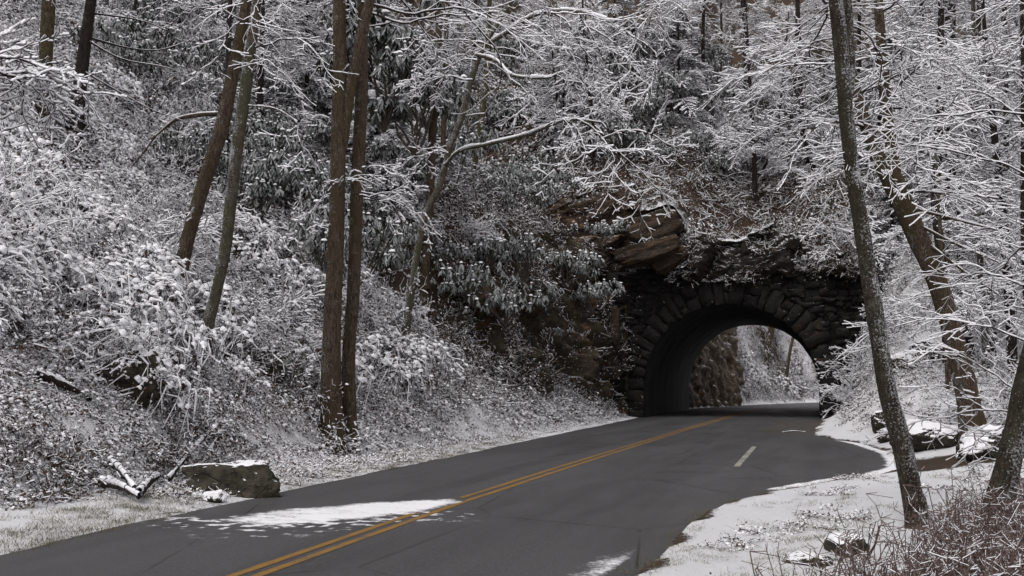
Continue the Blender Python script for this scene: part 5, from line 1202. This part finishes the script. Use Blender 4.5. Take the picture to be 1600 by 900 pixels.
P2 = jitter_grid((-50, 6, 54, 66), 3.3, lambda u, v, g: g.random(len(u)) < .34, 107)[:60]
P3 = jitter_grid((-45, -17, 26, 54), 4.6, lambda u, v, g: (g.random(len(u)) < .4) & (Hf(u, v) > 8), 108)[:36]
print('woods', len(P), len(P2), len(P3))
populate(pw, np.concatenate([P, P2, P3]), 'slim bare snow lined tree', 'bare snowy trees', 'tree', (.8, 1.2), 8)
pf = [proto_wood(860 + i, h=12, n=26, snow=.035, kind=SPL, name='distant_tree', L=(2.5, 4)) for i in range(3)]
P = jitter_grid((-150, 90, 98, 185), 7.5, lambda u, v, g: (uL(v) - u > 3) & (Hf(u, v) > 1) & ((v > 116) | (uL(v) - u > 12)), 109)
g_.shuffle(P); P = P[:240]
populate(pf, P, 'far pale snowy tree', 'distant trees', 'tree', (.9, 1.4), 9)
# two leaning stumps seen through the tunnel
for pts, wd_, lab in (([(1196, 560), (1204, 520), (1210, 490)], [11, 10, 9], 'broad brown leaning trunk seen through the tunnel'), ([(1226, 578), (1234, 550), (1240, 525)], [6, 5, 5], 'thin pale leaning trunk seen through the tunnel')):
    t = hero('leaning_tree', pts, wd_, lab, 'bark_brown', Z=92, ext=4); t.done()

# ------------------------------------------------------------------ fallen wood
def log(px0, px1, r_, lab, snow=.03, lift=.05, seed=1, mat='bark_dark'):
    A, B = hit(*px0), hit(*px1); A = A + Vector((0, 0, r_ + lift)); B = B + Vector((0, 0, r_ + lift)); m_ = (A + B) / 2 + Vector((0, 0, .04))
    t = Tree('fallen_branch', A, lab, 'log', bark=mat); V, F = tube([A, m_, B], [r_, r_ * .9, r_ * .55], n=9, m=6, rough=.15, seed=seed)
    n_ = 9; V = V + fbm(V[:, :1] * 6, V[:, 1:2] * 6, V[:, 2:3] * 6, oct=3, seed=seed) * r_ * .5; caps = np.array([[0, i, i + 1] for i in range(1, n_ - 1)]); last = len(V) - n_; cap2 = np.array([[last, last + i + 1, last + i] for i in range(1, n_ - 1)])
    obj_local(mesh_np('trunk', V, [F, caps, cap2], M[mat], t.e, smooth=True), A)
    C = cat_spline([A, m_, B], 6); rr2 = np.linspace(r_, r_ * .55, len(C))
    S = np.concatenate([C[:-1], C[1:], rr2[:-1, None], rr2[1:, None], np.zeros((len(C) - 1, 1))], 1); N = wood_snow(S, .004, snow, nside=6)[1]
    obj_local(mesh_np('snow', *N, M['snow'], t.e, smooth=True), A); return t
log((160, 768), (218, 790), .05, 'snowy fallen branch lying on the lower left verge', seed=1)
log((172, 742), (210, 778), .05, 'short broken branch crossing the fallen one on the lower left verge', seed=2)
log((216, 788), (248, 755), .055, 'thick broken stump end beside the fallen branch on the left verge', seed=3)
log((262, 760), (338, 678), .035, 'long fallen branch leaning up the bank left of the flat slab', seed=4)
log((318, 735), (345, 690), .035, 'short snowy log just above the flat slab', seed=5)
log((55, 600), (140, 640), .06, 'snow covered fallen stem in the brush at far left', seed=6)
log((262, 452), (270, 505), .04, 'broken white stick standing below the curved tree', seed=7)
log((340, 560), (382, 590), .05, 'fallen branch at the foot of the slender leaning tree', seed=8)
log((1222, 679), (1258, 678), .018, 'pale stick lying on the gravel by the right tunnel jamb', seed=9, snow=.012)
